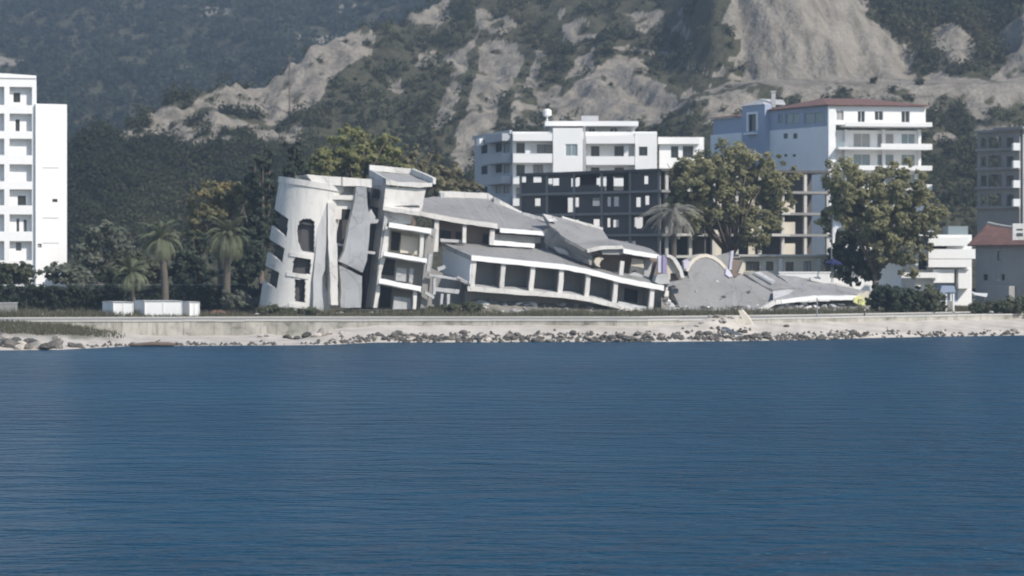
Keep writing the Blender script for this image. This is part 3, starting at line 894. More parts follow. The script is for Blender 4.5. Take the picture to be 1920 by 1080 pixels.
for pts in ([(827, 431), (846, 434), (845, 451), (826, 449)], [(856, 434), (866, 435), (866, 453), (855, 452)], [(906, 439), (918, 441), (917, 456), (905, 455)]):
    w = hp('window', 'dark', pts, 0.1, 2.0)
hp('window_ledge', 'palegrey', [(826, 447), (868, 450), (868, 455), (826, 453)], 0.3, 0.6)
for pts in ([(816, 408), (824, 409), (821, 472), (812, 472)], [(868, 422), (875, 423), (874, 456), (867, 455)], [(920, 430), (928, 431), (926, 460), (918, 459)]):
    hp('pillar', 'white', pts, 0.35, 0.1)
hp('infill_panel', 'midgrey', [(927, 438), (1014, 444), (1014, 456), (926, 452)], 0.2, 0.7)
hp('white_ledge', 'bright', [(923, 450), (1003, 457), (1002, 465), (922, 459)], 0.5, 0.2)

# --- middle wing, lower storey with its open bays
ODY = 0.0
slab('terrace_plate', 'roofgrey', [(884, 479, 0), (1056, 496, 0), (1100, 504, 0), (1165, 521, 0), (1245, 536, 0), (1246, 528, 2.2), (1180, 514, 2.8), (1110, 500, 5), (1038, 468, 7), (950, 459, 8), (827, 455, 8)], 0.12)
TOPE = [(884, 479), (1056, 496), (1100, 504), (1165, 521), (1245, 536)]
BOTE = [(877, 537), (1056, 550), (1110, 558), (1155, 569), (1218, 585)]
def strip(name, mat, tab, a, b, h, dy, depth, dx=0):
    xs = [a] + [t[0] for t in tab if a < t[0] < b] + [b]
    top = [(x, lerp_tab(tab, x) - .6) for x in xs]; bot = [(x + dx, lerp_tab(tab, x) + h) for x in xs][::-1]
    return hp(name, mat, top + bot, depth, dy)
strip('terrace_fascia', 'bright', TOPE, 884, 1245, 9.5, -0.35, 0.34)
hp('terrace_edge', 'palegrey', [(826, 454, 8.2), (884, 479.5, -.3), (884, 489, -.3), (826, 463, 8.2)], ext=(0.12, 0.04, 0))
slab('floor_plate', 'palegrey', [(877, 537, 0), (1056, 550, 0), (1110, 558, 0), (1155, 569, 0), (1218, 585, 0), (1222, 574, 3.3), (1155, 560, 3.3), (1056, 541, 3.3), (880, 529, 3.3)], 0.3)
strip('floor_fascia', 'white', BOTE, 877, 1218, 8.5, -0.3, 0.28)
hp('end_wall', 'bluegrey', [(830, 462, 7.6), (883, 487, 0.0), (880, 532, 0.0), (830, 511, 7.6)], ext=(0.3, 0.1, 0))
hp('bay_back_wall', 'midgrey', [(870, 470), (1100, 500), (1250, 534), (1240, 585), (1100, 560), (870, 535)], 0.3, 3.3)
hp('dark_bay_panel', 'dark', [(1172, 540), (1196, 545), (1194, 573), (1170, 568)], 0.1, 3.15)  # near-black panel on the back wall of the bay
for cx in (889, 944, 999, 1053, 1103, 1155, 1223):
    yt = lerp_tab(TOPE, cx) + 8; yb = lerp_tab(BOTE, cx - 4) - 0.5
    hp('bay_column', 'white', [(cx - 3, yt), (cx + 5, yt), (cx + 1, yb), (cx - 7, yb)], 0.4, -0.05)
    if cx > 900:
        A = HP((cx, yt), 0.6); B = HP((cx - 3, yb), 0.6)
        A2 = HP((cx, yt - 2), 0.6); 
        MB().prism([A, B, B + DV * 2.6, A + DV * 2.6], (0.12, 0.04, 0)).build('bay_partition', M['midgrey'], hotel)
hp('bay_rubble_sill', 'palegrey', [(1160, 565), (1222, 577), (1218, 585), (1158, 570)], 0.8, 0.3)

# wreck between the left block and the middle wing
for pts, dy in (([(813, 517), (818, 517), (817, 552), (812, 552)], .3), ([(804, 513), (860, 521), (860, 526), (804, 518)], .2), ([(816, 538), (862, 543), (860, 551), (815, 546)], .4),
                ([(827, 551), (832, 551), (830, 578), (825, 578)], .3), ([(838, 551), (844, 551), (843, 576), (838, 576)], .5), ([(820, 502), (834, 497), (836, 503), (822, 509)], .8),
                ([(858, 517), (878, 528), (876, 533), (856, 523)], .2), ([(798, 545), (815, 556), (813, 561), (796, 550)], .1)):
    hp('broken_beam', 'palegrey', pts, 0.35, dy)
hp('wreck_backing', 'midgrey', [(800, 500), (880, 530), (876, 580), (796, 580)], 0.3, 4.5)

# --- fold where the upper floors have dropped
ODY = 1.6
slab('buckled_roof', 'roofgrey', [(1019, 402, 6), (1054, 409, 7), (1130, 431, 7), (1141, 448, 5), (1174, 454, 5), (1221, 467, 4), (1237, 478, 1), (1170, 467, 0), (1165, 460.5, 0.3), (1128, 461.5, 0), (1100, 468, 0), (1060, 446, 1.5), (1032, 425, 3.5)], 0.35)
hp('parapet', 'white', [(1054, 405), (1131, 427), (1130, 434), (1054, 411)], 0.3, 7)
hp('parapet', 'white', [(1018, 401, 5.6), (1034, 404, 5), (1046, 414, 4), (1030, 416, 4)], 0.5, 0)
hp('buckled_fascia', 'white', [(1100, 467), (1128, 461), (1166, 460), (1170, 466), (1128, 468), (1102, 474)], 0.3, -0.25)
hp('buckled_fascia', 'bright', [(1169, 466), (1236, 478), (1236, 485), (1169, 475)], 0.35, -0.3)
hp('dropped_wall', 'grey', [(1021, 429, 4), (1034, 428, 3.6), (1099, 472, 0.6), (1106, 497, .8), (1040, 470, 4.4), (1021, 455, 4.4)], ext=(0.5, 0.6, 0))
hp('tilted_chip', 'palegrey', [(1038, 462, 3.2), (1058, 467, 2.6), (1066, 474, 2.2), (1046, 470, 3)], ext=(0.1, 0.1, -0.3))
hp('room_back_wall', 'brown', [(1100, 466), (1240, 480), (1244, 534), (1100, 506)], 0.3, 3.4)
hp('hanging_panel', 'grey', [(1128, 468), (1168, 466), (1168, 478), (1130, 477)], 0.25, 0.2)
hp('cream_fragment', 'cream', [(1114, 490), (1117, 484), (1125, 482), (1132, 485), (1127, 489), (1124, 495), (1126, 501), (1118, 498)], 0.4, 0.6)
hp('pillar', 'white', [(1164, 489), (1171, 490), (1168, 520), (1161, 518)], 0.35, 0.1)
hp('room_wall', 'cream', [(1186, 484), (1206, 487), (1209, 518), (1198, 518), (1192, 506), (1186, 508), (1180, 514)], 0.3, 1.6)
hp('room_wall', 'palegrey', [(1207, 486), (1222, 488), (1220, 524), (1208, 522)], 0.3, 2.4)
hp('leaning_post', 'darkmetal', [(1227, 490), (1232, 491), (1223, 526), (1218, 525)], 0.3, 0.6)
hp('room_rubble', 'palegrey', [(1176, 517), (1190, 510), (1216, 520), (1240, 528), (1240, 536), (1176, 523)], 0.8, 0.8)

# --- fallen vaults with lilac trim
ODY = 0.0
hp('lilac_panel', 'lilac', [(1234, 480), (1243, 479), (1243, 511), (1234, 511)], 0.3, 0.6)
hp('purple_trim', 'purple', [(1243, 479), (1250, 480), (1251, 513), (1243, 512)], 0.4, 0.4)
hp('pale_heap', 'palegrey', [(1228, 529), (1232, 516), (1244, 513), (1254, 514), (1256, 532), (1238, 533)], 0.9, 0.2)
arc = [(1250, 477), (1258, 478), (1266, 483), (1274, 494), (1280, 508), (1284, 521)]
v1 = hp('broken_vault', 'cream', [(1250, 481), (1258, 482), (1265, 487), (1271, 497), (1276, 509), (1278, 520), (1270, 520), (1269, 513), (1257, 512), (1257, 524), (1251, 524)], 0.3, 0.9)
hp('vault_rim', 'white', arc + [(1277, 521), (1274, 509), (1268, 498), (1262, 488), (1256, 483), (1250, 482)], 1.2, 0.3, parent=v1)
hp('vault_back', 'brown', [(1250, 484), (1262, 484), (1278, 508), (1280, 526), (1250, 526)], 0.3, 1.8, parent=v1)
hp('fallen_slab_edge', 'grey', [(1250, 530), (1292, 522), (1294, 527), (1250, 538)], 1.0, 0.4)
hp('lilac_chunk', 'lilac', [(1281, 490), (1287, 486), (1293, 490), (1292, 504), (1283, 504)], 0.5, 3.0)
def sl(py): return (588 - py) / 108.0 * 8.0 - 1.0
bigp = [(1253, 536), (1292, 526), (1290, 508), (1296, 492), (1308, 483), (1323, 480), (1340, 485), (1355, 497), (1366, 510), (1376, 522), (1389, 514), (1431, 538), (1456, 552), (1440, 572), (1410, 589), (1395, 585), (1350, 582), (1315, 578), (1288, 589), (1276, 580), (1263, 552)]
big = slab('fallen_roof_slab', 'roofgrey', [(x, y, sl(y)) for x, y in bigp], 0.4)
big['label'] = 'huge plain grey roof slab slid down flat with an arched upper end'
rim = [(1286, 508), (1291, 494), (1300, 484), (1312, 478), (1325, 476), (1340, 480), (1352, 489), (1362, 500), (1371, 513)]
rin = [(1366, 514), (1357, 503), (1348, 493), (1337, 486), (1324, 482), (1313, 484), (1304, 489), (1296, 498), (1291, 509)]
MB().prism([HP((x, y, sl(y) - .15)) for x, y in rim + rin], DV * 1.8).build('arch_rim', M['cream'], big)
hp('lilac_trim', 'lilac', [(1362, 503, sl(505)), (1369, 508, sl(510)), (1374, 518, sl(518)), (1368, 520, sl(520)), (1360, 514, sl(514))], 0.25, -0.3, parent=big)
hp('lilac_post', 'lilac', [(1371, 471), (1376, 470), (1372, 506), (1367, 506)], 0.4, 5.0)
hp('gable_fragment', 'grey', [(1338, 481), (1368, 473), (1368, 504), (1352, 496)], 0.3, 7.5)
hp('cream_spike', 'cream', [(1393, 490), (1397, 500), (1393, 515), (1384, 512)], 0.5, 4.4)
hp('wreck_wall', 'brown', [(1372, 486), (1392, 488), (1392, 516), (1372, 520)], 0.3, 7.5)
slab('fallen_roof_slab', 'roofgrey', [(1393, 512, 5.2), (1438, 508, 6.2), (1492, 539, 2.4), (1449, 543, 2.2), (1431, 536, 3.0)], 0.35)['label'] = 'small cracked slab lying between the two large fallen slabs'
hp('torn_strip', 'palegrey', [(1412, 514, 5), (1424, 513, 5), (1452, 530, 3), (1446, 533, 3)], ext=(0.1, 0, 0.22))
s3 = slab('fallen_roof_slab', 'grey', [(1456, 515, 7), (1519, 522, 7), (1602, 541, 4), (1634, 551, 1.5), (1608, 555, 0), (1528, 555, 0), (1455, 564, -.5), (1452, 558, 0), (1492, 540, 3)], 0.14)
s3['label'] = 'right-hand grey roof slab with a bright white edge over rubble'
hp('slab_fascia', 'bright', [(1455, 563), (1528, 554), (1610, 554), (1610, 563), (1528, 562), (1456, 571)], 0.4, -0.55, parent=s3)
hp('slab_back_kerb', 'white', [(1520, 520), (1602, 539), (1602, 544), (1520, 526)], 0.3, 5.6, parent=s3)
hp('slab_end', 'cream', [(1608, 552), (1620, 549), (1626, 545), (1634, 549), (1634, 561), (1624, 564), (1610, 563)], 1.2, -0.3, parent=s3)
hp('tarpaulin', 'yellow', [(1602, 558), (1612, 554), (1622, 562), (1634, 566), (1630, 574), (1612, 572), (1600, 566)], 0.1, -0.7)
hp('fallen_beam', 'white', [(1406, 589, -1.2), (1452, 563, -.8), (1456, 570, -.8), (1412, 596, -1.2)], 0.6, 0)
hp('under_slab_wall', 'midgrey', [(1440, 570), (1605, 562), (1605, 592), (1420, 592)], 0.4, 2.0)
hp('fallen_plate', 'grey', [(1597, 572, .5), (1640, 574, .8), (1657, 590, -1), (1600, 590, -1)], ext=(0, 0.3, -0.3))
hp('ridge_line', 'palegrey', [(1449, 546, 1.5), (1489, 541, 2.8), (1500, 544, 2.4), (1450, 560, -.4)], ext=(0.0, 0.05, -0.2))

# loose pieces of the wreck
chunk = [rock_mesh('rubble_chunk', s + 60, M['palegrey'], 0.6) for s in range(4)] + [rock_mesh('rubble_chunk', s + 70, M['grey'], 0.5) for s in range(3)] + [rock_mesh('rubble_chunk', s + 80, M['bright'], 0.4) for s in range(3)]
rn = random.Random(21)
def rubble(px, py, dy, s):
    p = P(px, py, Yf(px) + dy)
    o = link_mesh('rubble_chunk', rn.choice(chunk), hotel, p - hotel.location)
    o.scale = (s * rn.uniform(.8, 1.9), s * rn.uniform(.7, 1.1), s * rn.uniform(.6, 1.1))
    o.rotation_euler = (rn.uniform(-.5, .5), rn.uniform(-.5, .5), rn.uniform(0, 6.28))
def gpy(px, dy):     # photo row of the ground at a hotel depth
    y = Yf(px) + dy
    return EYE + (CAMH - 2.08) * FPX / y
def bank(pxa, pxb, d0, d1, hf, name='rubble_bank'):
    """heaped rubble and soil under the fallen floors"""
    nu, nv = int((pxb - pxa) / 4) + 1, 14; V = []
    for u in range(nu):
        px = pxa + (pxb - pxa) * u / (nu - 1)
        for v_ in range(nv):
            t_ = v_ / (nv - 1); y = Yf(px) + d0 + (d1 - d0) * t_
            z = 1.95 + hf(px) * sstep(0, 1, t_) * (0.75 + .5 * float(fbm(px * .09, y * .9, 14))) + .25 * float(vnoise(px * .3, y * 2.2, 3)) * (t_ > 0)
            V.append(Vector((fx(px, y), y, float(z))) - hotel.location)
    me = np_mesh(name, np.array([tuple(v) for v in V]), grid_faces(nu, nv), M['rubble'])
    return link_mesh(name, me, hotel)
M['rubble'] = wall_mat('rubble_and_soil', (0.24, 0.225, 0.20), 0.6, sc=0.9)
H1_ = lambda px: max(.1, (1235 - px) / 350 * 1.35) if px > 885 else .5
H2_ = lambda px: .75 if px < 1600 else .2
H3_ = lambda px: 1.5 * (1310 - px) / 70
bank(862, 1250, -1.2, 2.6, H1_); bank(1432, 1612, -1.6, 2.0, H2_); bank(1240, 1310, -1.4, 2.0, H3_)
def on_bank(px, t_, d0, d1, hf, s):
    dy = d0 + (d1 - d0) * t_; y = Yf(px) + dy
    z = 1.95 + hf(px) * float(sstep(0, 1, t_)) + .1
    rubble(px, EYE - (z - CAMH) / y * FPX, dy, s)
for k in range(46):
    on_bank(rn.uniform(1452, 1602), rn.uniform(.0, .9), -1.6, 2.0, H2_, rn.choice([.4, .6, .8, 1.0]))
for k in range(54):
    on_bank(rn.uniform(875, 1235), rn.uniform(.0, .95), -1.2, 2.6, H1_, rn.choice([.35, .5, .8, 1.1]))
for k in range(26):
    on_bank(rn.uniform(1245, 1300), rn.uniform(.0, .95), -1.4, 2.0, H3_, rn.choice([.4, .6, .9]))
for k in range(30):
    px = rn.uniform(1280, 1450); dy = rn.uniform(-2.2, -1.1)
    rubble(px, gpy(px, dy) - 1, dy, rn.choice([.3, .45, .6]))
for k in range(40):
    px = rn.uniform(500, 860); dy = rn.uniform(-1.6, 0.4)
    rubble(px, gpy(px, dy) - 1, dy, rn.choice([.25, .35, .5]))
for k in range(40):
    px = rn.uniform(480, 1660); dy = rn.uniform(-5, -1.5)
    rubble(px, gpy(px, dy) - .5, dy, rn.choice([.2, .3, .45]))
for k in range(16):
    px = rn.uniform(1168, 1236); rubble(px, lerp_tab(BOTE, min(px, 1218)) - 2 + (px > 1218) * 2, rn.uniform(.4, 1.6), rn.choice([.3, .45]))
hp('bank_under_floor', 'midgrey', [(872, 545), (1056, 558), (1155, 578), (1215, 592), (872, 592)], 0.4, 2.6)
for k in range(34):                        # broken concrete lying on the big slab
    px = rn.uniform(1285, 1445); py = 586 - abs(rn.gauss(0, 9)) - (8 if px > 1400 else 0); rubble(px, py, sl(py) + .05, rn.choice([.2, .3, .45, .6]))
for k in range(10):
    px = rn.uniform(1300, 1420); py = rn.uniform(525, 570); rubble(px, py, sl(py) + .05, rn.choice([.15, .25, .35]))
for pts in ([(1314, 574), (1330, 576), (1338, 577), (1330, 579), (1314, 577)], [(1366, 577), (1384, 574), (1396, 575), (1380, 579)], [(1352, 556), (1359, 555), (1362, 558), (1354, 559)], [(1400, 547), (1407, 546), (1406, 550), (1401, 550)]):
    MB().prism([HP((x, y, sl(y) - .1)) for x, y in pts], (0, .1, .05)).build('spalled_patch', M['shade_spall'], big)
rr_ = random.Random(17)
for (px, py, dy, n_) in ((1108, 474, 1.4, 4), (1236, 484, 1.4, 4), (1244, 540, .2, 5), (1222, 584, 0, 3), (1604, 560, -.4, 4), (1632, 553, 1.2, 4), (806, 440, .5, 3), (860, 522, .2, 4), (1024, 425, 3.5, 4), (1394, 512, 5, 3), (1455, 566, -.4, 4), (697, 350, -.7, 3)):
    for k in range(n_):              # bent reinforcing bars at the torn edges
        a = P(px + rr_.uniform(-5, 5), py + rr_.uniform(-2, 4), Yf(px) + dy); b = a + Vector((rr_.uniform(-.3, .9), rr_.uniform(-.6, .1), rr_.uniform(-.5, .3))); c = b + Vector((rr_.uniform(-.2, .6), rr_.uniform(-.3, .2), rr_.uniform(-1.1, -.1)))
        MB().tube([a, b, c], [.03, .03, .025], 5).build('rebar', M['darkmetal'], hotel)
# pale slab standing on end by the heap
spk = thing('concrete_slab', 'cream broken concrete slab standing on end on the rubble heap by the sea wall', 'slab', P(1398, 606, 221.5))
MB().prism([P(1384, 582, 221.2), P(1391, 581, 221.2), P(1404, 596, 221.0), P(1410, 608, 220.8), P(1400, 609, 220.8), P(1391, 598, 221.0)], (0.2, 0.45, 0)).build('slab_piece', M['cream'], spk)
MB().prism([P(1376, 596, 221.0), P(1392, 598, 220.9), P(1402, 607, 220.7), P(1380, 606, 220.7)], (0.0, 0.5, 0.05)).build('slab_piece', M['cream'], spk)

# ================================================================ OTHER BUILDINGS
class Fac:
    """a vertical facade plane: start point, direction along it and the outward normal"""
    def __init__(self, px, Y, u):
        l = math.hypot(*u); self.u = (u[0] / l, u[1] / l); self.x0 = fx(px, Y); self.y0 = Y
        n = (self.u[1], -self.u[0])
        if n[1] > 0: n = (-n[0], -n[1])
        self.n = n
    def s(self, px, off=0.0):
        k = (px - 960) / FPX; X0 = self.x0 + self.n[0] * off; Y0 = self.y0 + self.n[1] * off
        return (k * Y0 - X0) / (self.u[0] - k * self.u[1])
    def pt(self, s, z, off=0.0):
        return Vector((self.x0 + self.u[0] * s + self.n[0] * off, self.y0 + self.u[1] * s + self.n[1] * off, z))
    def z(self, px, py, off=0.0):
        return fz(py, self.pt(self.s(px, off), 0, off).y)
    def box(self, mb, s0, s1, z0, z1, o0, o1):
        a, b, c, d = self.pt(s0, z0, o0), self.pt(s1, z0, o0), self.pt(s1, z1, o0), self.pt(s0, z1, o0)
        return mb.prism([a, b, c, d], (self.n[0] * (o1 - o0), self.n[1] * (o1 - o0), 0))
    def pbox(self, mb, p0, p1, y0, y1, o0, o1):
        """box whose outer face covers the photo rectangle (p0, y0)-(p1, y1)"""
        s0, s1 = sorted((self.s(p0, o1), self.s(p1, o1))); pm = (p0 + p1) / 2
        z0, z1 = self.z(pm, y1, o1), self.z(pm, y0, o1)
        return self.box(mb, s0, s1, z0, z1, o0, o1)
    def rect(self, p0, p1, y0, y1, off=0.0):
        s0, s1 = sorted((self.s(p0, off), self.s(p1, off))); pm = (p0 + p1) / 2
        return (s0, s1, self.z(pm, y1, off), self.z(pm, y0, off))
    def wall(self, mb, s0, s1, z0, z1, holes, t=0.3, off=0.0):
        us = sorted({s0, s1} | {min(max(h[k], s0), s1) for h in holes for k in (0, 1)})
        zs = sorted({z0, z1} | {min(max(h[k], z0), z1) for h in holes for k in (2, 3)})
        mask = [[not any(h[0] - 1e-6 < (us[i] + us[i + 1]) / 2 < h[1] and h[2] - 1e-6 < (zs[j] + zs[j + 1]) / 2 < h[3] for h in holes) for j in range(len(zs) - 1)] for i in range(len(us) - 1)]
        return mb.cells(us, zs, mask, lambda u, z, l: self.pt(u, z, off - t * l))
WR = random.Random(12)
def window(F, h, parent, off=-0.12, frame='white', pane='glass', cross=True, fw=0.07):
    """frame ring, mullion and glass set into an opening"""
    s0, s1, z0, z1 = h
    mb = MB()
    F.box(mb, s0, s0 + fw, z0, z1, off - .06, off); F.box(mb, s1 - fw, s1, z0, z1, off - .06, off)
    F.box(mb, s0 + fw, s1 - fw, z0, z0 + fw, off - .06, off); F.box(mb, s0 + fw, s1 - fw, z1 - fw, z1, off - .06, off)
    if cross: F.box(mb, (s0 + s1) / 2 - .03, (s0 + s1) / 2 + .03, z0 + fw, z1 - fw, off - .05, off - .005)
    w = mb.build('window', M[frame], parent)
    if WR.random() < .25: pane = 'curtain'
    F.box(mb2 := MB(), s0, s1, z0, z1, off - .1, off - .07); mb2.build('pane', M[pane], w)
    return w
def part(F, name, mat, parent, *a):
    mb = MB(); F.pbox(mb, *a); return mb.build(name, M[mat], parent)

# ---- white tower block at the left edge
T1 = thing('tower_block', 'bright white unfinished tower block with recessed balconies at the left edge', 'building', P(20, 524, 279))
F = Fac(-90, 268, (1, 0.20))
sA, sB = F.s(-90), F.s(68)
zb = 2.2; ztop = F.z(34, 147)
rowsY = [(163, 197), (213, 246), (260, 291), (308, 340), (355, 385), (402, 434), (452, 488)]
holes = [F.rect(18, 60, a, b) for a, b in rowsY] + [F.rect(-40, 8, a, b) for a, b in rowsY]
# balconies of all storeys line up
for h_ in range(14):
    s0, s1 = (F.s(18), F.s(60)) if h_ < 7 else (F.s(-40), F.s(8))
    holes[h_] = (s0, s1, holes[h_ % 7][2], holes[h_ % 7][3])
mb = MB(); F.wall(mb, sA, sB, zb, ztop, holes, 0.3); mb.build('front_wall', M['bright'], T1)
mb = MB(); F.box(mb, sA, sB - .31, zb, ztop - .4, -9.0, -8.7); mb.build('rear_wall', M['bright'], T1)
mb = MB(); F.box(mb, sB - .3, sB, zb, ztop, -9.0, -0.31); mb.build('side_wall', M['bright'], T1)
mb = MB(); F.box(mb, sA, sB - .31, ztop - .5, ztop - .25, -8.69, -0.31); mb.build('roof', M['palegrey'], T1)
for h_ in holes[:7]:
    mb = MB(); F.box(mb, sA, sB - .31, h_[2] - 1.0, h_[2] - .78, -8.69, -0.31); mb.build('floor_plate', M['bright'], T1)
backs = [(25, 38, 174, 192), (29, 37, 224, 246), None, None, (33, 49, 367, 385), (31, 36, 410, 434), (30, 40, 455, 470)]
wins = [F.rect(*b, -0.8) for b in backs if b] + [F.rect(x, x + 16, a + 8, b, -0.8) for x, (a, b) in zip((-30, -22, -32, -26, -24, -30, -26), rowsY)] + [F.rect(44, 50, 412, 434, -0.8)]
mb = MB(); F.wall(mb, sA, sB - .31, zb, ztop - .5, wins, 0.2, -0.8); mb.build('balcony_back_wall', M['bright'], T1)
for w in wins: window(F, w, T1, -0.9, 'darkmetal')
for px in (13,):
    mb = MB(); F.box(mb, F.s(px) - .15, F.s(px) + .15, zb, ztop - .55, -0.79, -0.31); mb.build('balcony_partition', M['bright'], T1)
# curved parapet crown and the blind stair block beside it
mb = MB(); n_ = 14
crown = [F.pt(sA + (sB - sA) * i / n_, ztop + .02, .12) for i in range(n_ + 1)]
top = [F.pt(sA + (sB - sA) * i / n_, ztop + .35 + .28 * math.sin(math.pi * (.35 + .65 * i / n_)), .12) for i in range(n_ + 1)]
mb.prism(crown + top[::-1], (-F.n[0] * .4, -F.n[1] * .4, 0)); mb.build('parapet', M['bright'], T1)
G = Fac(67, F.pt(F.s(67), 0).y - .4, (1, 0.42))
gz0, gz1 = 2.2, G.z(96, 195)
hl = [G.rect(98, 108, 373, 379), G.rect(71, 78, 457, 464)]
mb = MB(); G.wall(mb, G.s(67), G.s(125.5), gz0, gz1, hl, 0.3)
G.box(mb, G.s(67), G.s(125.5), gz0, gz1, -7.0, -6.7)
G.box(mb, G.s(125.5) - .3, G.s(125.5), gz0, gz1, -6.69, -.31); G.box(mb, G.s(67), G.s(67) + .3, gz0, gz1, -6.69, -.31)
G.box(mb, G.s(67) + .31, G.s(125.5) - .31, gz1 - .5, gz1 - .2, -6.69, -.31)
sb = mb.build('stair_block', M['bright'], T1)
for h_ in hl: window(G, h_, T1, -.1, 'darkmetal', cross=False)
for py in (314, 408, 455): part(G, 'groove', 'palegrey', sb, 80, 110, py, py + 1.6, 0.005, 0.02)

# ---- white apartment house in the middle distance
T2 = thing('apartment_house', 'white apartment house with long balconies and a flat penthouse roof behind the dark shell', 'building', P(1095, 500, 338))
F = Fac(960, 332.5, (1, 0)); zb = 2.2
rects = [F.rect(968, 984, 268, 287), F.rect(1007, 1036, 271, 287), F.rect(968, 984, 309, 330), F.rect(1000, 1018, 309, 330), F.rect(1108, 1124, 274, 295), F.rect(1152, 1170, 274, 295), F.rect(1108, 1124, 314, 336), F.rect(1152, 1170, 314, 336), F.rect(968, 990, 352, 372), F.rect(1108, 1130, 354, 376)]
ztop = F.z(1000, 247)
mb = MB(); F.wall(mb, F.s(961), F.s(1232), zb, ztop, rects, .3); mb.build('front_wall', M['bright'], T2)
for r_ in rects: window(F, r_, T2, -.1, 'darkmetal')
part(F, 'floor_plate', 'bright', T2, 962, 1036, 287.5, 290, -10, 0.01)
def proj_block(p0, p1, y0, wnd, o1):
    zt = F.z((p0 + p1) / 2, y0, o1); s0, s1 = F.s(p0, o1), F.s(p1, o1)
    h = [F.rect(*wnd, o1)] if wnd else []
    mb = MB(); F.wall(mb, s0, s1, zb, zt, h, .25, o1)
    F.box(mb, s0, s0 + .25, zb, zt, .01, o1 - .26); F.box(mb, s1 - .25, s1, zb, zt, .01, o1 - .26)
    F.box(mb, s0 + .26, s1 - .26, zt - .3, zt - .05, .01, o1 - .26)
    o = mb.build('projecting_bay', M['bright'], T2)
    if wnd: window(F, h[0], T2, o1 - .1, 'bright' if p0 < 1100 else 'darkmetal', 'tealglass' if p0 < 1100 else 'glass')
proj_block(1037, 1093, 240, (1060, 1083, 270, 293), 2.5)
proj_block(1191, 1232, 249, (1198, 1214, 275, 292), 2.2)
for (a, b, y0, y1) in ((962, 1036, 250, 264), (962, 1036, 288, 305), (962, 1036, 333, 345), (962, 1036, 372, 386), (1099, 1190, 254, 269), (1099, 1190, 293, 309), (1099, 1190, 334, 349)):
    bl = part(F, 'balcony', 'bright', T2, a, b, y0, y1, 2.2, 2.4)
    s0, s1 = F.s(a, 2.2), F.s(b, 2.2); zl = F.z((a + b) / 2, y1, 2.4)
    mb = MB(); F.box(mb, s0, s1, zl, zl + .2, .01, 2.19); F.box(mb, s0, s0 + .15, zl + .21, F.z((a + b) / 2, y0, 2.4), .01, 2.19)
    mb.build('balcony_floor', M['bright'], bl)
for px in (985, 1170): part(F, 'balcony_screen', 'bright', T2, px, px + 9, 264 if px < 1000 else 269, 288 if px < 1000 else 293, 1.2, 1.4)
part(F, 'downpipe', 'palegrey', T2, 1094, 1098, 236, 330, 2.42, 2.55)
fp = Fac(1030, 335.0, (1, 0))
pr = [fp.rect(1036, 1046, 240, 247), fp.rect(1104, 1116, 240, 250), fp.rect(1143, 1158, 240, 250), fp.rect(1174, 1184, 243, 251)]
mb = MB(); fp.wall(mb, fp.s(1030), fp.s(1190), fp.z(1100, 258), fp.z(1100, 236), pr, .3); mb.build('penthouse_wall', M['bright'], T2)
for r_ in pr: window(fp, r_, T2, -.1, 'bright')
mb = MB(); fp.box(mb, fp.s(1022, 3), fp.s(1197, 3), fp.z(1100, 236, 3), fp.z(1100, 227, 3), -7, 3); mb.build('penthouse_roof', M['bright'], T2)
mb = MB(); fp.box(mb, fp.s(1030), fp.s(1190), fp.z(1100, 258), fp.z(1100, 237), -7, -6.7); mb.build('penthouse_rear', M['bright'], T2)
part(fp, 'roof_box', 'palegrey', T2, 1090, 1122, 217, 226.4, -4, -2)
mb = MB(); q = P(1026, 211, 334)
mb.tube([q + Vector((0, 0, -.55)), q + Vector((0, 0, -.4)), q + Vector((0, 0, .3)), q + Vector((0, 0, .5))], [.35, .6, .6, .3], 12)
mb.tube([q + Vector((0, 0, -1.3)), q + Vector((0, 0, -.5))], [.1, .1], 6); mb.build('water_tank', M['bright'], T2)
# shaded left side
L = Fac(961, 332.4, (-0.30, 0.954)); sL = L.s(890)
lw = []
for (y0, y1) in ((268, 285), (308, 324), (347, 362)):
    lw += [L.rect(929, 941, y0, y1), L.rect(944, 957, y0, y1), L.rect(902, 914, y0 + 3, y1 + 3)]
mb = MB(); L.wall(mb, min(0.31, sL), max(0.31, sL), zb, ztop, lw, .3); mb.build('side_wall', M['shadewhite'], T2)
for r_ in lw: window(L, r_, T2, -.12, 'darkmetal')
for y0, y1 in ((250, 264), (288, 305), (330, 344), (370, 384)):
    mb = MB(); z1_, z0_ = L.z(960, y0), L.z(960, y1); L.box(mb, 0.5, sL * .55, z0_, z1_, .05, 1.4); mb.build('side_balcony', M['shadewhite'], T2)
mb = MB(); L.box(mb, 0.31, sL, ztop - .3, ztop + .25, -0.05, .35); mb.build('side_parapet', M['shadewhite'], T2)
part(L, 'wall_lamp_box', 'bright', T2, 893, 899, 260, 273, 1.6, 2.2)
mb = MB(); mb.prism([L.pt(.3, ztop - .35, -.31), L.pt(sL, ztop - .35, -.31), Vector((fx(1225, 352), 352, ztop - .35)), Vector((fx(1230, 333), 333, ztop - .35))], (0, 0, .3)); mb.build('roof', M['palegrey'], T2)
# low right wing
W = Fac(1236, 333.5, (1, 0.05)); wr = [W.rect(1258, 1272, 274, 296), W.rect(1280, 1300, 274, 296)]
mb = MB(); W.wall(mb, W.s(1236), W.s(1320), zb, W.z(1275, 257), wr, .3); W.box(mb, W.s(1236), W.s(1320), W.z(1275, 262), W.z(1275, 259), -7, -.31); mb.build('side_wing', M['bright'], T2)
for r_ in wr: window(W, r_, T2, -.15, 'darkmetal')
part(W, 'wing_parapet', 'bright', T2, 1234, 1312, 257, 270, .02, .7)

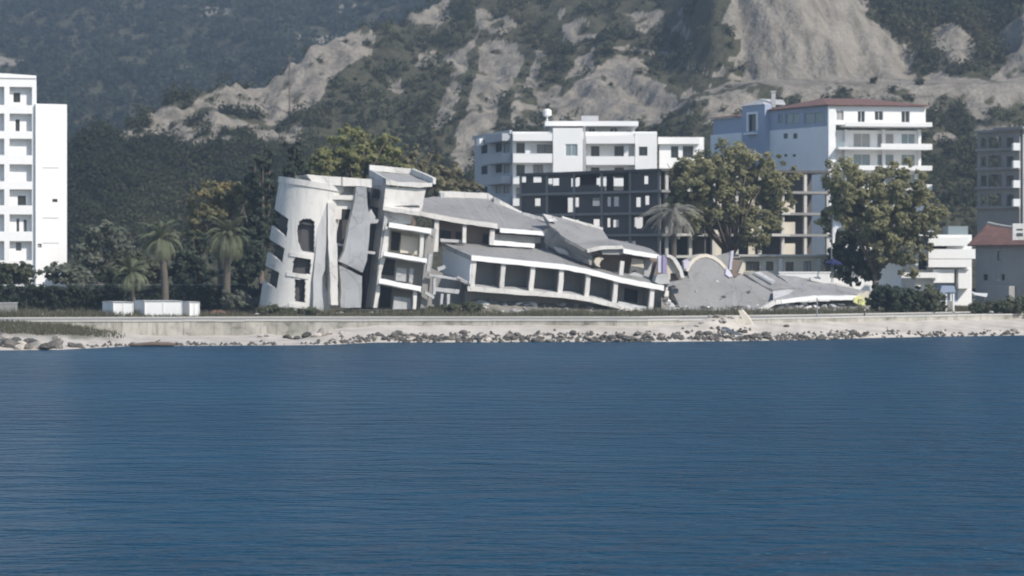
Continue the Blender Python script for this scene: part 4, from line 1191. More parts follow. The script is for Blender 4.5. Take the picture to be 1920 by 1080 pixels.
# ---- dark unfinished shell, its near corner towards the camera
T3 = thing('concrete_shell', 'dark unfinished concrete shell in shade with empty windows behind the fallen hotel', 'building', P(1240, 512, 304))
LV = [P(1240, y, 300).z for y in (316, 356, 397, 438, 479, 518)]       # floor levels from the roof down
Fd = Fac(1240, 300, (-0.70, 0.714)); sE = Fd.s(975)
Fl = Fac(1240, 300, (0.94, 0.34)); sR = Fl.s(1556)
c0 = Fd.pt(0, 0); c1 = Fd.pt(sE, 0); back = Vector((4.6, 5.5, 0)); c3 = Fl.pt(sR, 0); back2 = Vector((-2.4, 6.6, 0))
inner = c0 + Vector((0.4, 8.6, 0))
for i, z in enumerate(LV):
    o_ = 0.55
    ring = [c0 + Vector((0.0, -o_, 0)), c1 + Vector((-o_, -.1, 0)), c1 + back, inner, c3 + back2, c3 + Vector((o_, 0, 0))]
    mb = MB().prism([p + Vector((0, 0, z - .32)) for p in ring], (0, 0, .32))
    mb.build('roof_plate' if i == 0 else 'floor_plate', M['bareconc' if i else 'brick'], T3)
spots = [[(967, 985, 331, 342), (997, 1014, 331, 342), (1025, 1047, 332, 348), (1068, 1084, 334, 350), (1120, 1134, 330, 349), (1152, 1166, 330, 349), (1205, 1214, 330, 345)],
         [(1000, 1012, 372, 388), (1066, 1084, 369, 388), (1108, 1123, 371, 386), (1136, 1144, 369, 387), (1148, 1159, 369, 387), (1190, 1200, 370, 388), (1207, 1216, 367, 384)],
         [(1030, 1046, 412, 428), (1068, 1084, 412, 428), (1110, 1123, 411, 424), (1136, 1143, 409, 426), (1147, 1159, 412, 426), (1190, 1202, 412, 428)],
         [(1060, 1090, 452, 472), (1110, 1130, 452, 472), (1160, 1190, 452, 472)], [(1110, 1150, 492, 516)]]
OPEN = [(1, 2), (3,), (0, 4), (2,), ()]          # bays left without infill
for i, row in enumerate(spots):
    z1, z0 = LV[i] - .33, LV[i + 1] + .003
    hl = [Fd.rect(*r_) for r_ in row]
    cs_ = np.linspace(0.2, sE - .3, 6)
    for q in OPEN[i]: hl.append((cs_[q] + .41, cs_[q + 1] - .01, z0 + (.0 if q % 2 else .9), z1)) if q < 5 else None
    mb = MB(); Fd.wall(mb, min(0.5, sE), max(0.5, sE), z0, z1, hl, .22, -.12); mb.build('infill_wall', M['brick'], T3)
    # rear wall with matching gaps, so daylight shows through
    hb = []
    for r_ in row: hb.append((Fd.rect(*r_, -5.6)[0] - .3, Fd.rect(*r_, -5.6)[1] + .3, z0 + .3, z1 - .2))
    mb = MB(); Fd.wall(mb, -2.5, sE + .5, z0, z1, hb, .2, -5.6); mb.build('rear_infill', M['brick'], T3)
    for s_ in np.linspace(0.2, sE - .3, 6):
        mb = MB(); Fd.box(mb, s_, s_ + .4, z0, z1, -.1, .02); mb.build('column', M['bareconc'], T3)
    # sunlit right-hand side: open bays with columns and some pale infill
    for k, s_ in enumerate(np.linspace(0.6, sR - .45, 8)):
        mb = MB(); Fl.box(mb, s_, s_ + .42, z0, z1, -.5, -.04); mb.build('column', M['paleconc'], T3)
    mb = MB(); Fl.box(mb, 0.6, sR - .1, z0, z1, -5.2, -5.0); mb.build('inner_wall', M['brick'], T3)
    if i in (1, 2, 3):
        for a, b in ((.30, .36), (.72, .80), (.52, .56)):
            mb = MB(); Fl.box(mb, sR * a, sR * b, z0, z1 - (.0 if a < .6 else .9), -.75, -.52); mb.build('infill_wall', M['cream'], T3)
    if i in (1, 2, 3, 4):
        mb = MB(); Fl.box(mb, sR * .62, sR * .73, z1 + .03, z1 + .36, .36, 1.5); mb.build('balcony_slab', M['paleconc'], T3)
        mb = MB(); Fl.box(mb, sR * .05, sR * .22, z1 + .03, z1 + .36, .36, 1.6); mb.build('balcony_slab', M['paleconc'], T3)

# ---- ground floor annexe between the trees
T4 = thing('low_annexe', 'low cream annexe with dark square windows just behind the fallen slabs', 'building', P(1470, 535, 277))
A_ = Fac(1388, 272, (1, 0.06)); hl = [A_.rect(1398, 1424, 490, 508), A_.rect(1436, 1450, 490, 508), A_.rect(1473, 1488, 491, 509), A_.rect(1507, 1521, 490, 510)]
mb = MB(); A_.wall(mb, A_.s(1388), A_.s(1556), 2.1, A_.z(1470, 481), hl, .3); A_.box(mb, A_.s(1388), A_.s(1556), 2.1, A_.z(1470, 484), -5, -4.7); mb.build('wall', M['cream'], T4)
for r_ in hl: window(A_, r_, T4, -.15, 'darkmetal')
mb = MB(); A_.box(mb, A_.s(1384), A_.s(1560), A_.z(1470, 481), A_.z(1470, 477), -5.2, .6); mb.build('roof', M['paleconc'], T4)
for px in (1460, 1532): part(A_, 'pier', 'white', T4, px, px + 7, 484, 530, .02, .25)
gw = thing('garden_wall', 'low white garden wall in front of the cream annexe', 'wall', P(1510, 530, 268))
g_ = Fac(1462, 268, (1, 0.04)); mb = MB(); g_.box(mb, g_.s(1462), g_.s(1556), 1.9, g_.z(1510, 512), -.3, 0); mb.build('wall_body', M['bright'], gw)
mb = MB(); g_.box(mb, g_.s(1460), g_.s(1558), g_.z(1510, 512), g_.z(1510, 509.5), -.36, .06); mb.build('coping', M['bright'], gw)

# ---- blue and white apartment block
T5 = thing('blue_apartment_block', 'tall apartment block with red roof, blue shaded side and white balconied front', 'building', P(1560, 498, 345))
K1 = Fac(1555, 330, (-0.5, 0.866)); sF = K1.s(1332)
K2 = Fac(1555, 330, (0.99, 0.14)); sG = K2.s(1728)
zt = K1.z(1553, 197); zm = K1.z(1553, 236)
hl = [K1.rect(1469, 1477, 250, 260), K1.rect(1487, 1495, 250, 260), K1.rect(1470, 1476, 289, 294), K1.rect(1486, 1492, 289, 294)]
mb = MB(); K1.wall(mb, .3, K1.s(1434), 2.2, zm, hl, .3); mb.build('side_wall', M['bluegrey'], T5)
for r_ in hl: window(K1, r_, T5, -.1, 'darkmetal', cross=False)
ah = [K1.rect(1459, 1468, 213, 232), K1.rect(1473, 1500, 212, 233), K1.rect(1508, 1547, 211, 232)]
mb = MB(); K1.wall(mb, .3, K1.s(1434), zm, zt, ah, .3, .03); mb.build('attic_wall', M['bluepaint'], T5)
for r_ in ah: window(K1, r_, T5, -.08, 'bluepaint', 'tealglass')
ph = [K1.rect(1404, 1419, 214, 246, .9)]
sa, sb_ = sorted((K1.s(1434, .9), K1.s(1391, .9)))
mb = MB(); K1.wall(mb, sa, sb_, 2.2, zt + .9, ph, .25, .9); K1.box(mb, sa, sa + .2, 2.2, zt + .9, -.3, .64); K1.box(mb, sb_ - .2, sb_, 2.2, zt + .9, -.3, .64); st = mb.build('stair_bay', M['bluepaint'], T5)
mb = MB(); s0, s1, z0, z1 = ph[0]
K1.box(mb, s0 - .35, s0, z0, z1 + .3, .91, 1.05); K1.box(mb, s1, s1 + .35, z0, z1 + .3, .91, 1.05); K1.box(mb, s0, s1, z1, z1 + .3, .91, 1.05); mb.build('opening_frame', M['bluegrey'], st)
window(K1, ph[0], T5, .75, 'darkmetal', cross=False)
mb = MB(); K1.box(mb, s0 - .2, s1 + .2, z0 - .5, z0 - .25, .91, 1.8); mb.build('small_balcony', M['bluegrey'], T5)
mb = MB(); K1.wall(mb, K1.s(1391), sF, 2.2, zm, [], .3); mb.build('side_wall', M['bluegrey'], T5)
mb = MB(); K1.wall(mb, K1.s(1391), sF - .4, zm, zt - .5, [], .3, -.25); mb.build('attic_wall', M['bluepaint'], T5)
# sunny front
def zf(py): return K2.z(1600, py)
fl = [236, 279, 318, 355, 393, 431, 469]
wr = []
for i, y in enumerate(fl[:-1]):
    for a, b in ((1600, 1632), (1645, 1676), (1690, 1716)): wr.append((K2.s(a, -1.6), K2.s(b, -1.6), zf(fl[i + 1]) + .3, zf(fl[i + 1]) + 2.3))
mb = MB(); K2.wall(mb, 0.3, sG, 2.2, zf(243), wr, .3, -1.6); mb.build('front_wall', M['bright'], T5)
for r_ in wr: window(K2, r_, T5, -1.7, 'bright', 'tealglass')
at_ = [K2.rect(1568, 1582, 207, 226), K2.rect(1608, 1622, 208, 234), K2.rect(1640, 1656, 208, 226), K2.rect(1690, 1706, 208, 234)]
mb = MB(); K2.wall(mb, 0.3, sG + .6, zf(234), zf(199), at_, .3, -.02); mb.build('attic_front', M['bright'], T5)
for r_ in at_: window(K2, r_, T5, -.15, 'bright')
part(K2, 'corner_pillar', 'bright', T5, 1553.5, 1567, 199, 500, -.6, .25)
for i, y in enumerate(fl):
    z_ = zf(y)
    p0 = 1585 if i in (0,) else 1572
    mb = MB(); K2.box(mb, K2.s(p0, 1.5), K2.s(1748, 1.5), z_ - .12, z_ + .16, -1.59, 1.5)
    b_ = mb.build('balcony_slab', M['bright'], T5)
    if i == 0:
        mb = MB(); K2.box(mb, K2.s(p0, 1.5), K2.s(1748, 1.5), z_ + .17, z_ + .5, 1.3, 1.5)
    else:
        mb = MB(); K2.box(mb, K2.s(1652 if i == 1 else 1580, 1.5), K2.s(1748, 1.5), z_ + .17, z_ + (.7 if i % 2 else .55), 1.38, 1.5)
    mb.build('balcony_parapet', M['bright'], b_)
    if i:
        mb = MB(); K2.box(mb, K2.s(1568), K2.s(1584), z_ + .17, z_ + 1.0, -.1, -.04); mb.build('glass_rail', M['tealglass'], b_)
for px in (1584, 1655, 1722): part(K2, 'front_pillar', 'bright', T5, px, px + 5, 243, 500, -1.58, -1.0)
# roof
zr = zt + .05
e0, e1, e2 = K1.pt(-.9, zr, .5), K1.pt(K1.s(1434), zr, .5), K2.pt(sG + 1.0, zr, .7)
e0 = Vector((K2.pt(-.4, zr, .7).x, K2.pt(-.4, zr, .7).y, zr)); e3 = e2 + (e1 - e0)
pk = (e0 + e1 + e2 + e3) / 4 + Vector((0, 0, 1.35)); pk1 = pk + (e2 - e0) * .22; pk0 = pk - (e2 - e0) * .22
mb = MB().add([e0, e2, e3, e1, pk0, pk1, e0 - Vector((0, 0, .12)), e2 - Vector((0, 0, .12)), e3 - Vector((0, 0, .12)), e1 - Vector((0, 0, .12))],
              [[0, 1, 5, 4], [1, 2, 5], [2, 3, 4, 5], [3, 0, 4], [6, 7, 1, 0], [7, 8, 2, 1], [8, 9, 3, 2], [9, 6, 0, 3], [6, 9, 8, 7]])
rf = mb.build('roof', M['tiles'], T5)
mb = MB(); cp = P(1450, 186, 343); mb.box(cp.x - .3, cp.x + .3, cp.y - .3, cp.y + .3, cp.z - 1.2, cp.z + 1.0); mb.box(cp.x - .4, cp.x + .4, cp.y - .4, cp.y + .4, cp.z + 1.003, cp.z + 1.2); mb.build('chimney', M['palegrey'], rf)
mb = MB(); a_ = K1.pt(K1.s(1386), 0, .3); b_ = K1.pt(sF + .2, 0, .3)
mb.prism([a_ + Vector((0, 0, zt - .5)), b_ + Vector((0, 0, zt - .5)), b_ + Vector((5, 3, zt + .3)), a_ + Vector((5, 3, zt + .3))], (0, 0, .12)); mb.build('lean_to_roof', M['tiles'], T5)
mb = MB(); a_ = K1.pt(K1.s(1434, .9), zt + .9, 1.1); b_ = K1.pt(K1.s(1391, .9), zt + .9, 1.1); m_ = (a_ + b_) / 2 + Vector((1.5, 1.0, 1.0))
mb.prism([a_, b_, m_], (3.5, 2.2, 0)); mb.build('stair_roof', M['palegrey'], T5)

# ---- dark block at the right edge
T6 = thing('dark_block', 'dark blue-grey unfinished block in shade at the right edge behind the red-roofed house', 'building', P(1880, 500, 325))
D1 = Fac(1915, 318, (-0.68, 0.733)); sD = D1.s(1832)
zt = D1.z(1900, 244); hl = []
for y in (256, 291, 327, 363):
    hl += [D1.rect(1839, 1850, y + 2, y + 22), D1.rect(1853, 1878, y, y + 24), D1.rect(1887, 1900, y + 2, y + 24)]
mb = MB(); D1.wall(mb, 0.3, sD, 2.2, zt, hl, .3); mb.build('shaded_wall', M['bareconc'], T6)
for y in (244, 279, 315, 351, 388):
    mb = MB(); z_ = D1.z(1900, y); D1.box(mb, .1, sD, z_ - .2, z_ + .15, .01, .5); mb.build('floor_edge', M['bareconc'], T6)
    mb = MB(); mb.prism([D1.pt(0, z_ - .15, -.31), D1.pt(sD, z_ - .15, -.31), D1.pt(sD, z_ - .15, -5), D1.pt(0, z_ - .15, -5)], (0, 0, .25)); mb.build('floor_plate', M['bareconc'], T6)
mb = MB(); D1.box(mb, .3, sD, 2.2, zt, -5.3, -5); mb.build('rear_wall', M['bareconc'], T6)
D2 = Fac(1915, 318, (0.9, 0.43))
for y in (275, 308, 345, 380):
    mb = MB(); q = P(1906, y, 316.6); mb.box(q.x - .45, q.x + .45, q.y - .2, q.y + .9, q.z - .5, q.z + .5); mb.build('balcony_end', M['bright'], T6)
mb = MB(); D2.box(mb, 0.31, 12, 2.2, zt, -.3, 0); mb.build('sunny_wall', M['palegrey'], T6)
part(D1, 'roof_canopy', 'bareconc', T6, 1862, 1918, 238, 243, -3, .9)

# ---- house with a red roof at the right edge
T7 = thing('red_roofed_house', 'grey house with a sagging red tiled roof at the right edge', 'house', P(1885, 565, 262))
H1 = Fac(1925, 252, (-0.66, 0.75)); sH = H1.s(1829)
zt = H1.z(1905, 457); hl = [H1.rect(1870, 1877, 471, 488), H1.rect(1844, 1852, 514, 526), H1.rect(1868, 1875, 514, 526), H1.rect(1878, 1884, 514, 526)]
mb = MB(); H1.wall(mb, 0, sH, 2.0, zt, hl, .3); mb.build('wall', M['midgrey'], T7)
for r_ in hl: window(H1, r_, T7, -.1, 'white' if r_ is hl[2] else 'darkmetal', cross=False)
mb = MB(); H1.box(mb, 0, sH, 2.0, zt, -6.3, -6); mb.build('rear_wall', M['midgrey'], T7)
mb = MB(); H1.box(mb, sH - .3, sH, 2.0, zt, -5.99, -.31); mb.build('gable_wall', M['midgrey'], T7)
mb = MB(); nn = 10; topv = []; lowv = []
for i in range(nn + 1):
    s_ = -1 + (sH + 1.6) * i / nn; sag = -.55 * math.sin(math.pi * i / nn)
    lowv.append(H1.pt(s_, zt - .1, .7)); topv.append(H1.pt(s_, zt + 2.3 + sag, -3.0))
for i in range(nn):
    mb.add([lowv[i], lowv[i + 1], topv[i + 1], topv[i]] + [p - Vector((0, 0, .15)) for p in (lowv[i], lowv[i + 1], topv[i + 1], topv[i])], [[0, 1, 2, 3], [7, 6, 5, 4], [4, 5, 1, 0]])
    r0, r1 = topv[i] * 1, topv[i + 1] * 1
    b0 = H1.pt(-1 + (sH + 1.6) * i / nn, zt - .1, -6.8); b1 = H1.pt(-1 + (sH + 1.6) * (i + 1) / nn, zt - .1, -6.8)
    mb.add([r0, r1, b1, b0], [[0, 1, 2, 3]])
rf = mb.build('roof', M['tiles'], T7)
mb = MB(); mb.tube([p + Vector((0, 0, .05)) for p in topv], [.16] * len(topv), 6); mb.build('ridge_tiles', M['paleconc'], rf)
part(H1, 'porch', 'midgrey', T7, 1846, 1892, 536, 566, .02, 1.2)
bx_ = thing('roof_sign', 'small white box sign with dark marks on the red roof at the right edge', 'sign', P(1910, 450, 250.5))
mb = MB(); a_, b_ = P(1899, 450, 250), P(1925, 419, 250); mb.box(a_.x, b_.x, 250, 250.5, a_.z, b_.z); mb.build('sign_box', M['white'], bx_)
for (x0, x1, y0, y1) in ((1906, 1918, 429, 432), (1906, 1918, 437, 443)):
    a_, b_ = P(x0, y1, 250), P(x1, y0, 250); mb = MB(); mb.box(a_.x, b_.x, 249.97, 249.99, a_.z, b_.z); mb.build('dark_mark', M['darkmetal'], bx_)

# ---- low white building with balcony tiers
T8 = thing('white_tiered_house', 'low white building with stacked solid balconies left of the grey house', 'building', P(1770, 555, 282))
B1 = Fac(1700, 274, (1, 0.10))
hl = [B1.rect(1722, 1740, 442, 466), B1.rect(1748, 1775, 461, 470), B1.rect(1722, 1738, 488, 506), B1.rect(1790, 1796, 506, 540)]
mb = MB(); B1.wall(mb, B1.s(1716), B1.s(1822), 2.1, B1.z(1770, 440), hl, .3); mb.build('wall', M['bright'], T8)
for r_ in hl: window(B1, r_, T8, -.15, 'darkmetal')
for (a, b, y0, y1) in ((1741, 1816, 445, 461), (1741, 1830, 467, 485), (1741, 1822, 486, 501), (1690, 1760, 511, 521)):
    bl = part(B1, 'balcony', 'bright', T8, a, b, y0, y1, 1.6 if y0 < 500 else 1.4, 1.8)
    if y0 < 500:
        zl = B1.z((a + b) / 2, y1, 1.8); mb = MB(); B1.box(mb, B1.s(a, 1.6), B1.s(b, 1.6), zl, zl + .15, .01, 1.59); mb.build('balcony_floor', M['bright'], bl)
part(B1, 'lower_wall', 'bright', T8, 1750, 1789, 505, 530, .02, 1.2)
part(B1, 'lower_wall', 'bright', T8, 1797, 1820, 505, 541, .02, 1.2)
part(B1, 'porch_shadow_wall', 'bluepaint', T8, 1752, 1796, 531, 566, -.2, .015)
part(B1, 'water_tank', 'bright', T8, 1737, 1750, 433, 440, -2, -1)
part(B1, 'roof_room', 'tealglass', T8, 1778, 1815, 424, 439.5, -3, -.8)
mb = MB(); B1.box(mb, B1.s(1716), B1.s(1822), B1.z(1770, 442), B1.z(1770, 440), -6, -.31); mb.build('roof', M['bright'], T8)
mb = MB(); B1.box(mb, B1.s(1716), B1.s(1822), 2.1, B1.z(1770, 443), -6, -5.7); mb.build('rear_wall', M['bright'], T8)

# ================================================================ VEGETATION
M['lf_olive'] = leaf_mat('plane_tree_leaves', (0.22, 0.22, 0.125), (0.34, 0.33, 0.185), (0.43, 0.40, 0.22))
M['lf_autumn'] = leaf_mat('turning_leaves', (0.15, 0.15, 0.075), (0.28, 0.26, 0.13), (0.38, 0.28, 0.13))
M['lf_dark'] = leaf_mat('dark_evergreen_leaves', (0.036, 0.054, 0.038), (0.090, 0.115, 0.076))
M['lf_poplar'] = leaf_mat('yellow_green_leaves', (0.18, 0.19, 0.085), (0.32, 0.325, 0.145), (0.40, 0.385, 0.17))
M['lf_brown'] = leaf_mat('brownish_leaves', (0.16, 0.15, 0.09), (0.28, 0.26, 0.16))
M['lf_grey'] = leaf_mat('grey_green_leaves', (0.10, 0.115, 0.085), (0.23, 0.25, 0.19), (0.34, 0.35, 0.29))
M['lf_bush'] = leaf_mat('shrub_leaves', (0.062, 0.074, 0.045), (0.15, 0.165, 0.10))
M['lf_hedge'] = leaf_mat('hedge_leaves', (0.032, 0.048, 0.034), (0.075, 0.095, 0.066))
M['frond'] = plain('palm_frond', (0.125, 0.14, 0.080), 0.7, var=0.4)
M['frond_dry'] = plain('dry_grey_palm_frond', (0.24, 0.235, 0.20), 0.85, var=0.3)

def gz_at(px, Y):
    return float(gz(px, Y - float(y_wall(px))))

def tree(name, label, px, Y, blobs, leaf, n, mat, cat='tree', group=None, seed=1, trunk=True, lsz=0.3, gap=0.0, top=0.45, lobes=9):
    """blobs: crown masses given as (px, py, half width, half height) in photo pixels at distance Y"""
    r = np.random.default_rng(seed); rr = random.Random(seed)
    x0 = fx(px, Y); zb = gz_at(px, Y)
    t = thing(name, label, cat, (x0, Y, zb), group)
    k = Y / FPX
    C = []; S = []; TI = []; OUT = []
    ctrs = []
    tot = sum(b[2] * b[3] for b in blobs)
    for (bx, by, rx, ry) in blobs:
        c = P(bx, by, Y); ctrs.append((c, rx * k, ry * k))
        m = max(4, int(1.15 * n * rx * ry / tot))
        d = r.normal(size=(m, 3)); d /= np.linalg.norm(d, axis=1, keepdims=True)
        # a few lobes make the outline uneven, hollows let the sky through
        lob = r.normal(size=(lobes, 3)); lob /= np.linalg.norm(lob, axis=1, keepdims=True)
        near = (d @ lob.T).max(1)
        q = 0.55 + 0.5 * np.clip((near - 0.55) / 0.45, 0, 1)
        rad = r.uniform(0.12, 1.0, m) ** 0.45 * q
        p = d * rad[:, None] * np.array([rx * k, rx * k * 0.9, ry * k]) + np.array(c)
        OUT.append(d); C.append(p); S.append(r.uniform(0.35, 1.2, m) * min(1.1, 0.11 * rx * k + 0.35))
        TI.append(np.clip(r.normal(0.42, 0.26, m) + 0.22 * d[:, 2], 0, 1))
    C = np.concatenate(C); S = np.concatenate(S); TI = np.concatenate(TI)
    v, f, ti = leaf_cloud(C - np.array([x0, Y, zb]), S, leaf, lsz, seed + 3, 0.8, TI, np.concatenate(OUT))
    me = np_mesh('crown', v, f, M[mat], tint=ti)
    link_mesh('crown', me, t)
    if trunk:
        mb = MB(); low = min(c[0].z - c[2] for c in ctrs); mid = sum((c[0].z for c in ctrs)) / len(ctrs)
        r0 = max(0.12, 0.022 * (mid - zb + 4)); base = Vector((x0, Y, zb - .1))
        fork = Vector((x0 + rr.uniform(-.3, .3), Y, zb + max(1.0, (low - zb) * 0.9 + 0.8)))
        mb.tube([base, (base + fork) / 2 + Vector((rr.uniform(-.15, .15), 0, 0)), fork], [r0 * 1.25, r0, r0 * .85], 8)
        tr = mb.build('trunk', M['bark'], t, smooth=True)
        mb = MB()
        for (c, a, b) in ctrs:
            for q in range(4):
                e = c + Vector((rr.uniform(-.7, .7) * a, rr.uniform(-.6, .6) * a, rr.uniform(-.2, .75) * b))
                m1 = fork.lerp(e, 0.5) + Vector((rr.uniform(-.4, .4), rr.uniform(-.4, .4), rr.uniform(.0, .5)))
                mb.tube([fork, m1, e], [r0 * .5, r0 * .3, .03], 5)
        mb.build('limbs', M['bark'], t, smooth=True)
    return t

tree('autumn_tree', 'rounded tree turning orange and olive behind the palms', 408, 276, [(402, 378, 56, 54), (448, 402, 50, 70), (378, 440, 44, 54)], 95, 200, 'lf_autumn', seed=2, lsz=.2)
tree('evergreen_tree', 'dark evergreen standing right of the orange-tinted tree', 492, 272, [(488, 350, 30, 70), (478, 440, 42, 75), (500, 300, 18, 30)], 75, 130, 'lf_dark', seed=3, lsz=.26)
tree('evergreen_tree', 'tall dark evergreen rising just behind the round stair tower', 548, 276, [(548, 320, 30, 52), (540, 400, 36, 70), (556, 282, 12, 26)], 75, 120, 'lf_dark', seed=4, lsz=.26)
tree('poplar_tree', 'large yellow-green tree behind the roof of the hotel tower', 672, 284, [(664, 286, 66, 58), (622, 312, 46, 48), (716, 292, 44, 50), (745, 335, 46, 42), (690, 350, 66, 50)], 100, 280, 'lf_poplar', seed=5, lsz=.2)
tree('poplar_tree', 'smaller green tree between the dark evergreen and the large yellow-green tree', 600, 280, [(602, 318, 34, 42), (596, 370, 36, 50)], 100, 130, 'lf_poplar', seed=6, lsz=.2)
tree('brown_tree', 'brownish thin tree behind the hotel penthouse', 775, 290, [(778, 316, 50, 44), (824, 340, 44, 42)], 90, 140, 'lf_brown', seed=7, lsz=.2)
tree('brown_tree', 'low olive-brown tree left of the dark concrete shell', 850, 296, [(848, 348, 36, 42), (885, 372, 30, 40)], 60, 90, 'lf_brown', seed=8, lsz=.26)
tree('olive_tree', 'grey-green tree beside the foot of the white tower block', 190, 266, [(200, 450, 52, 42), (160, 480, 38, 40), (235, 480, 40, 45)], 60, 130, 'lf_grey', seed=9, lsz=.22)
tree('bay_tree', 'dark bushy tree between the two tall palms', 366, 262, [(360, 475, 40, 48), (345, 515, 45, 36), (392, 520, 30, 34)], 65, 120, 'lf_dark', seed=10, lsz=.24)
tree('bay_tree', 'dark tree behind the right-hand tall palm beside the hotel', 462, 262, [(462, 490, 38, 50), (440, 530, 40, 32)], 65, 100, 'lf_dark', seed=12, lsz=.24)
tree('bay_tree', 'dark green tree behind the smallest palm', 262, 262, [(255, 500, 52, 34), (215, 520, 40, 30), (300, 515, 34, 34)], 65, 130, 'lf_bush', seed=13, lsz=.24)
tree('hedge_shrub', 'rounded dark shrub in front of the white tower block', 30, 256, [(28, 512, 46, 24), (-20, 515, 40, 26)], 60, 90, 'lf_bush', cat='shrub', seed=14, lsz=.22, trunk=False)
tree('hedge_shrub', 'leafy shrub at the foot of the blind stair block', 120, 258, [(115, 512, 40, 26), (150, 520, 36, 22)], 60, 90, 'lf_grey', cat='shrub', seed=15, lsz=.22, trunk=False)
tree('plane_tree', 'wide olive-green plane tree in front of the dark concrete shell', 1372, 284, [(1298, 330, 72, 58), (1375, 318, 86, 62), (1448, 345, 64, 62), (1345, 398, 84, 60), (1408, 424, 62, 64), (1290, 378, 52, 42)], 105, 520, 'lf_olive', seed=16, lsz=.19)
tree('plane_tree', 'round plane tree in front of the blue and white apartment block', 1640, 268, [(1594, 350, 70, 60), (1672, 350, 70, 60), (1726, 405, 60, 60), (1640, 420, 78, 66), (1692, 470, 60, 52), (1576, 405, 52, 56)], 105, 500, 'lf_olive', seed=17, lsz=.19)
tree('dark_tree', 'small dark tree under the round plane tree right of the wreck', 1598, 270, [(1590, 470, 40, 42), (1620, 500, 44, 40), (1570, 505, 30, 30)], 60, 150, 'lf_dark', seed=18, lsz=.24)
tree('shrub', 'dark dense shrub just right of the fallen slabs', 1668, 246, [(1660, 556, 40, 32), (1690, 560, 34, 28)], 60, 110, 'lf_dark', cat='shrub', seed=19, lsz=.2, trunk=False)
tree('shrub', 'mid green shrub left of the white tiered building', 1735, 248, [(1732, 560, 34, 30), (1755, 570, 22, 22)], 55, 90, 'lf_bush', cat='shrub', seed=20, lsz=.2, trunk=False)
tree('shrub', 'low scrubby shrub in front of the red-roofed house', 1835, 246, [(1840, 578, 34, 14), (1880, 576, 36, 16), (1912, 574, 30, 20)], 50, 90, 'lf_bush', cat='shrub', seed=22, lsz=.18, trunk=False)
tree('shrub', 'pale weedy shrub at the foot of the right-hand tall palm', 442, 243, [(440, 565, 28, 24), (470, 572, 24, 18)], 50, 80, 'lf_grey', cat='shrub', seed=23, lsz=.17, trunk=False)
tree('shrub', 'weedy green shrub at the gap between the hotel blocks', 850, 243, [(840, 578, 30, 10), (880, 578, 26, 11), (815, 582, 20, 8)], 50, 90, 'lf_bush', cat='shrub', seed=24, lsz=.15, trunk=False)
tree('shrub', 'low weeds along the foot of the round stair tower', 520, 234, [(505, 582, 26, 10), (540, 584, 26, 9), (575, 585, 22, 7)], 50, 80, 'lf_bush', cat='shrub', seed=25, lsz=.14, trunk=False)

# palms
def frond_mesh(seed, L, droop, mat):
    r = random.Random(seed); V = []; F_ = []; n = 16
    pts = []; a = 0.0
    x = z = 0.0; ang = 0.75
    for i in range(n + 1):
        pts.append(Vector((x, 0, z))); x += L / n * math.cos(ang); z += L / n * math.sin(ang); ang -= droop / n * (0.6 + 0.8 * i / n)
    mb = MB(); mb.tube(pts, [0.05 - 0.04 * i / n for i in range(n + 1)], 4, cap=False)
    for i in range(2, n):
        for s in (-1, 1):
            w = L * 0.22 * math.sin(math.pi * (0.12 + 0.85 * i / n)) * r.uniform(.8, 1.1)
            t = (pts[i + 1] - pts[i]).normalized()
            tip = pts[i] + t * w * .7 + Vector((0, s * w * .8, -w * .35))
            b0 = pts[i] - t * .06; b1 = pts[i] + t * .07
            k = len(mb.v); mb.v += [b0, b1, tip]; mb.f.append([k, k + 1, k + 2])
    me = bpy.data.meshes.new('frond'); me.from_pydata([tuple(v) for v in mb.v], [], mb.f); me.materials.append(mat)
    return me
def palm(label, px, Y, cy, size, n, dry=False, seed=0, tr=0.33):
    r = random.Random(seed); lean = r.uniform(-.35, .35)
    b = Vector((fx(px, Y), Y, gz_at(px, Y) - .05)); h = fz(cy, Y) - b.z
    t = thing('palm_tree', label, 'palm', b, 'palms along the shore')
    mb = MB(); m = 12
    mb.tube([b + Vector((lean * (i / m) ** 1.5 + .1 * math.sin(i * .4 + seed), 0, h * i / m)) for i in range(m + 1)], [tr * (1.25 - .35 * i / m) * (1.06 if i % 2 else 1) for i in range(m + 1)], 9)
    mb.build('trunk', M['palmbark'], t, smooth=True)
    mat = M['frond_dry'] if dry else M['frond']
    ms = [frond_mesh(seed + q, size * r.uniform(.9, 1.1), d_, mat) for q, d_ in enumerate(((1.5, 2.0, 2.5) if not dry else (1.3, 1.0, 0.8)))]
    for k in range(n):
        lvl = (k % 4) / 3.0
        o = link_mesh('frond', ms[min(2, int(lvl * 3))], t, (lean + .1 * math.sin(m * .4 + seed), 0, h - .05 + .12 * (1 - lvl)))
        el = (0.62 - 1.35 * lvl) + r.uniform(-.15, .15) if not dry else (-0.35 - 1.05 * lvl) + r.uniform(-.3, .3)
        o.rotation_euler = Matrix.Rotation(k * 2.399 + r.uniform(-.2, .2), 3, 'Z').to_euler()
        o.rotation_euler = (Matrix.Rotation(k * 2.399 + r.uniform(-.2, .2), 3, 'Z') @ Matrix.Rotation(-el, 3, 'Y')).to_euler()
        q_ = r.uniform(.75, 1.1); o.scale = (q_, q_ * 1.15, q_)
    return t
palm('tall palm with a drooping crown on the left, above the white sheds', 309, 240, 452, 3.1, 54, seed=31)
palm('tall palm with a full crown, the right one beside the hotel', 427, 244, 446, 3.35, 76, seed=41, tr=.36)
palm('smallest palm, low crown left of the two tall palms', 250, 238, 515, 2.5, 44, seed=51, tr=.2)
palm('withered grey palm with hanging fronds in front of the dark shell', 1262, 276, 396, 4.2, 60, True, seed=61)

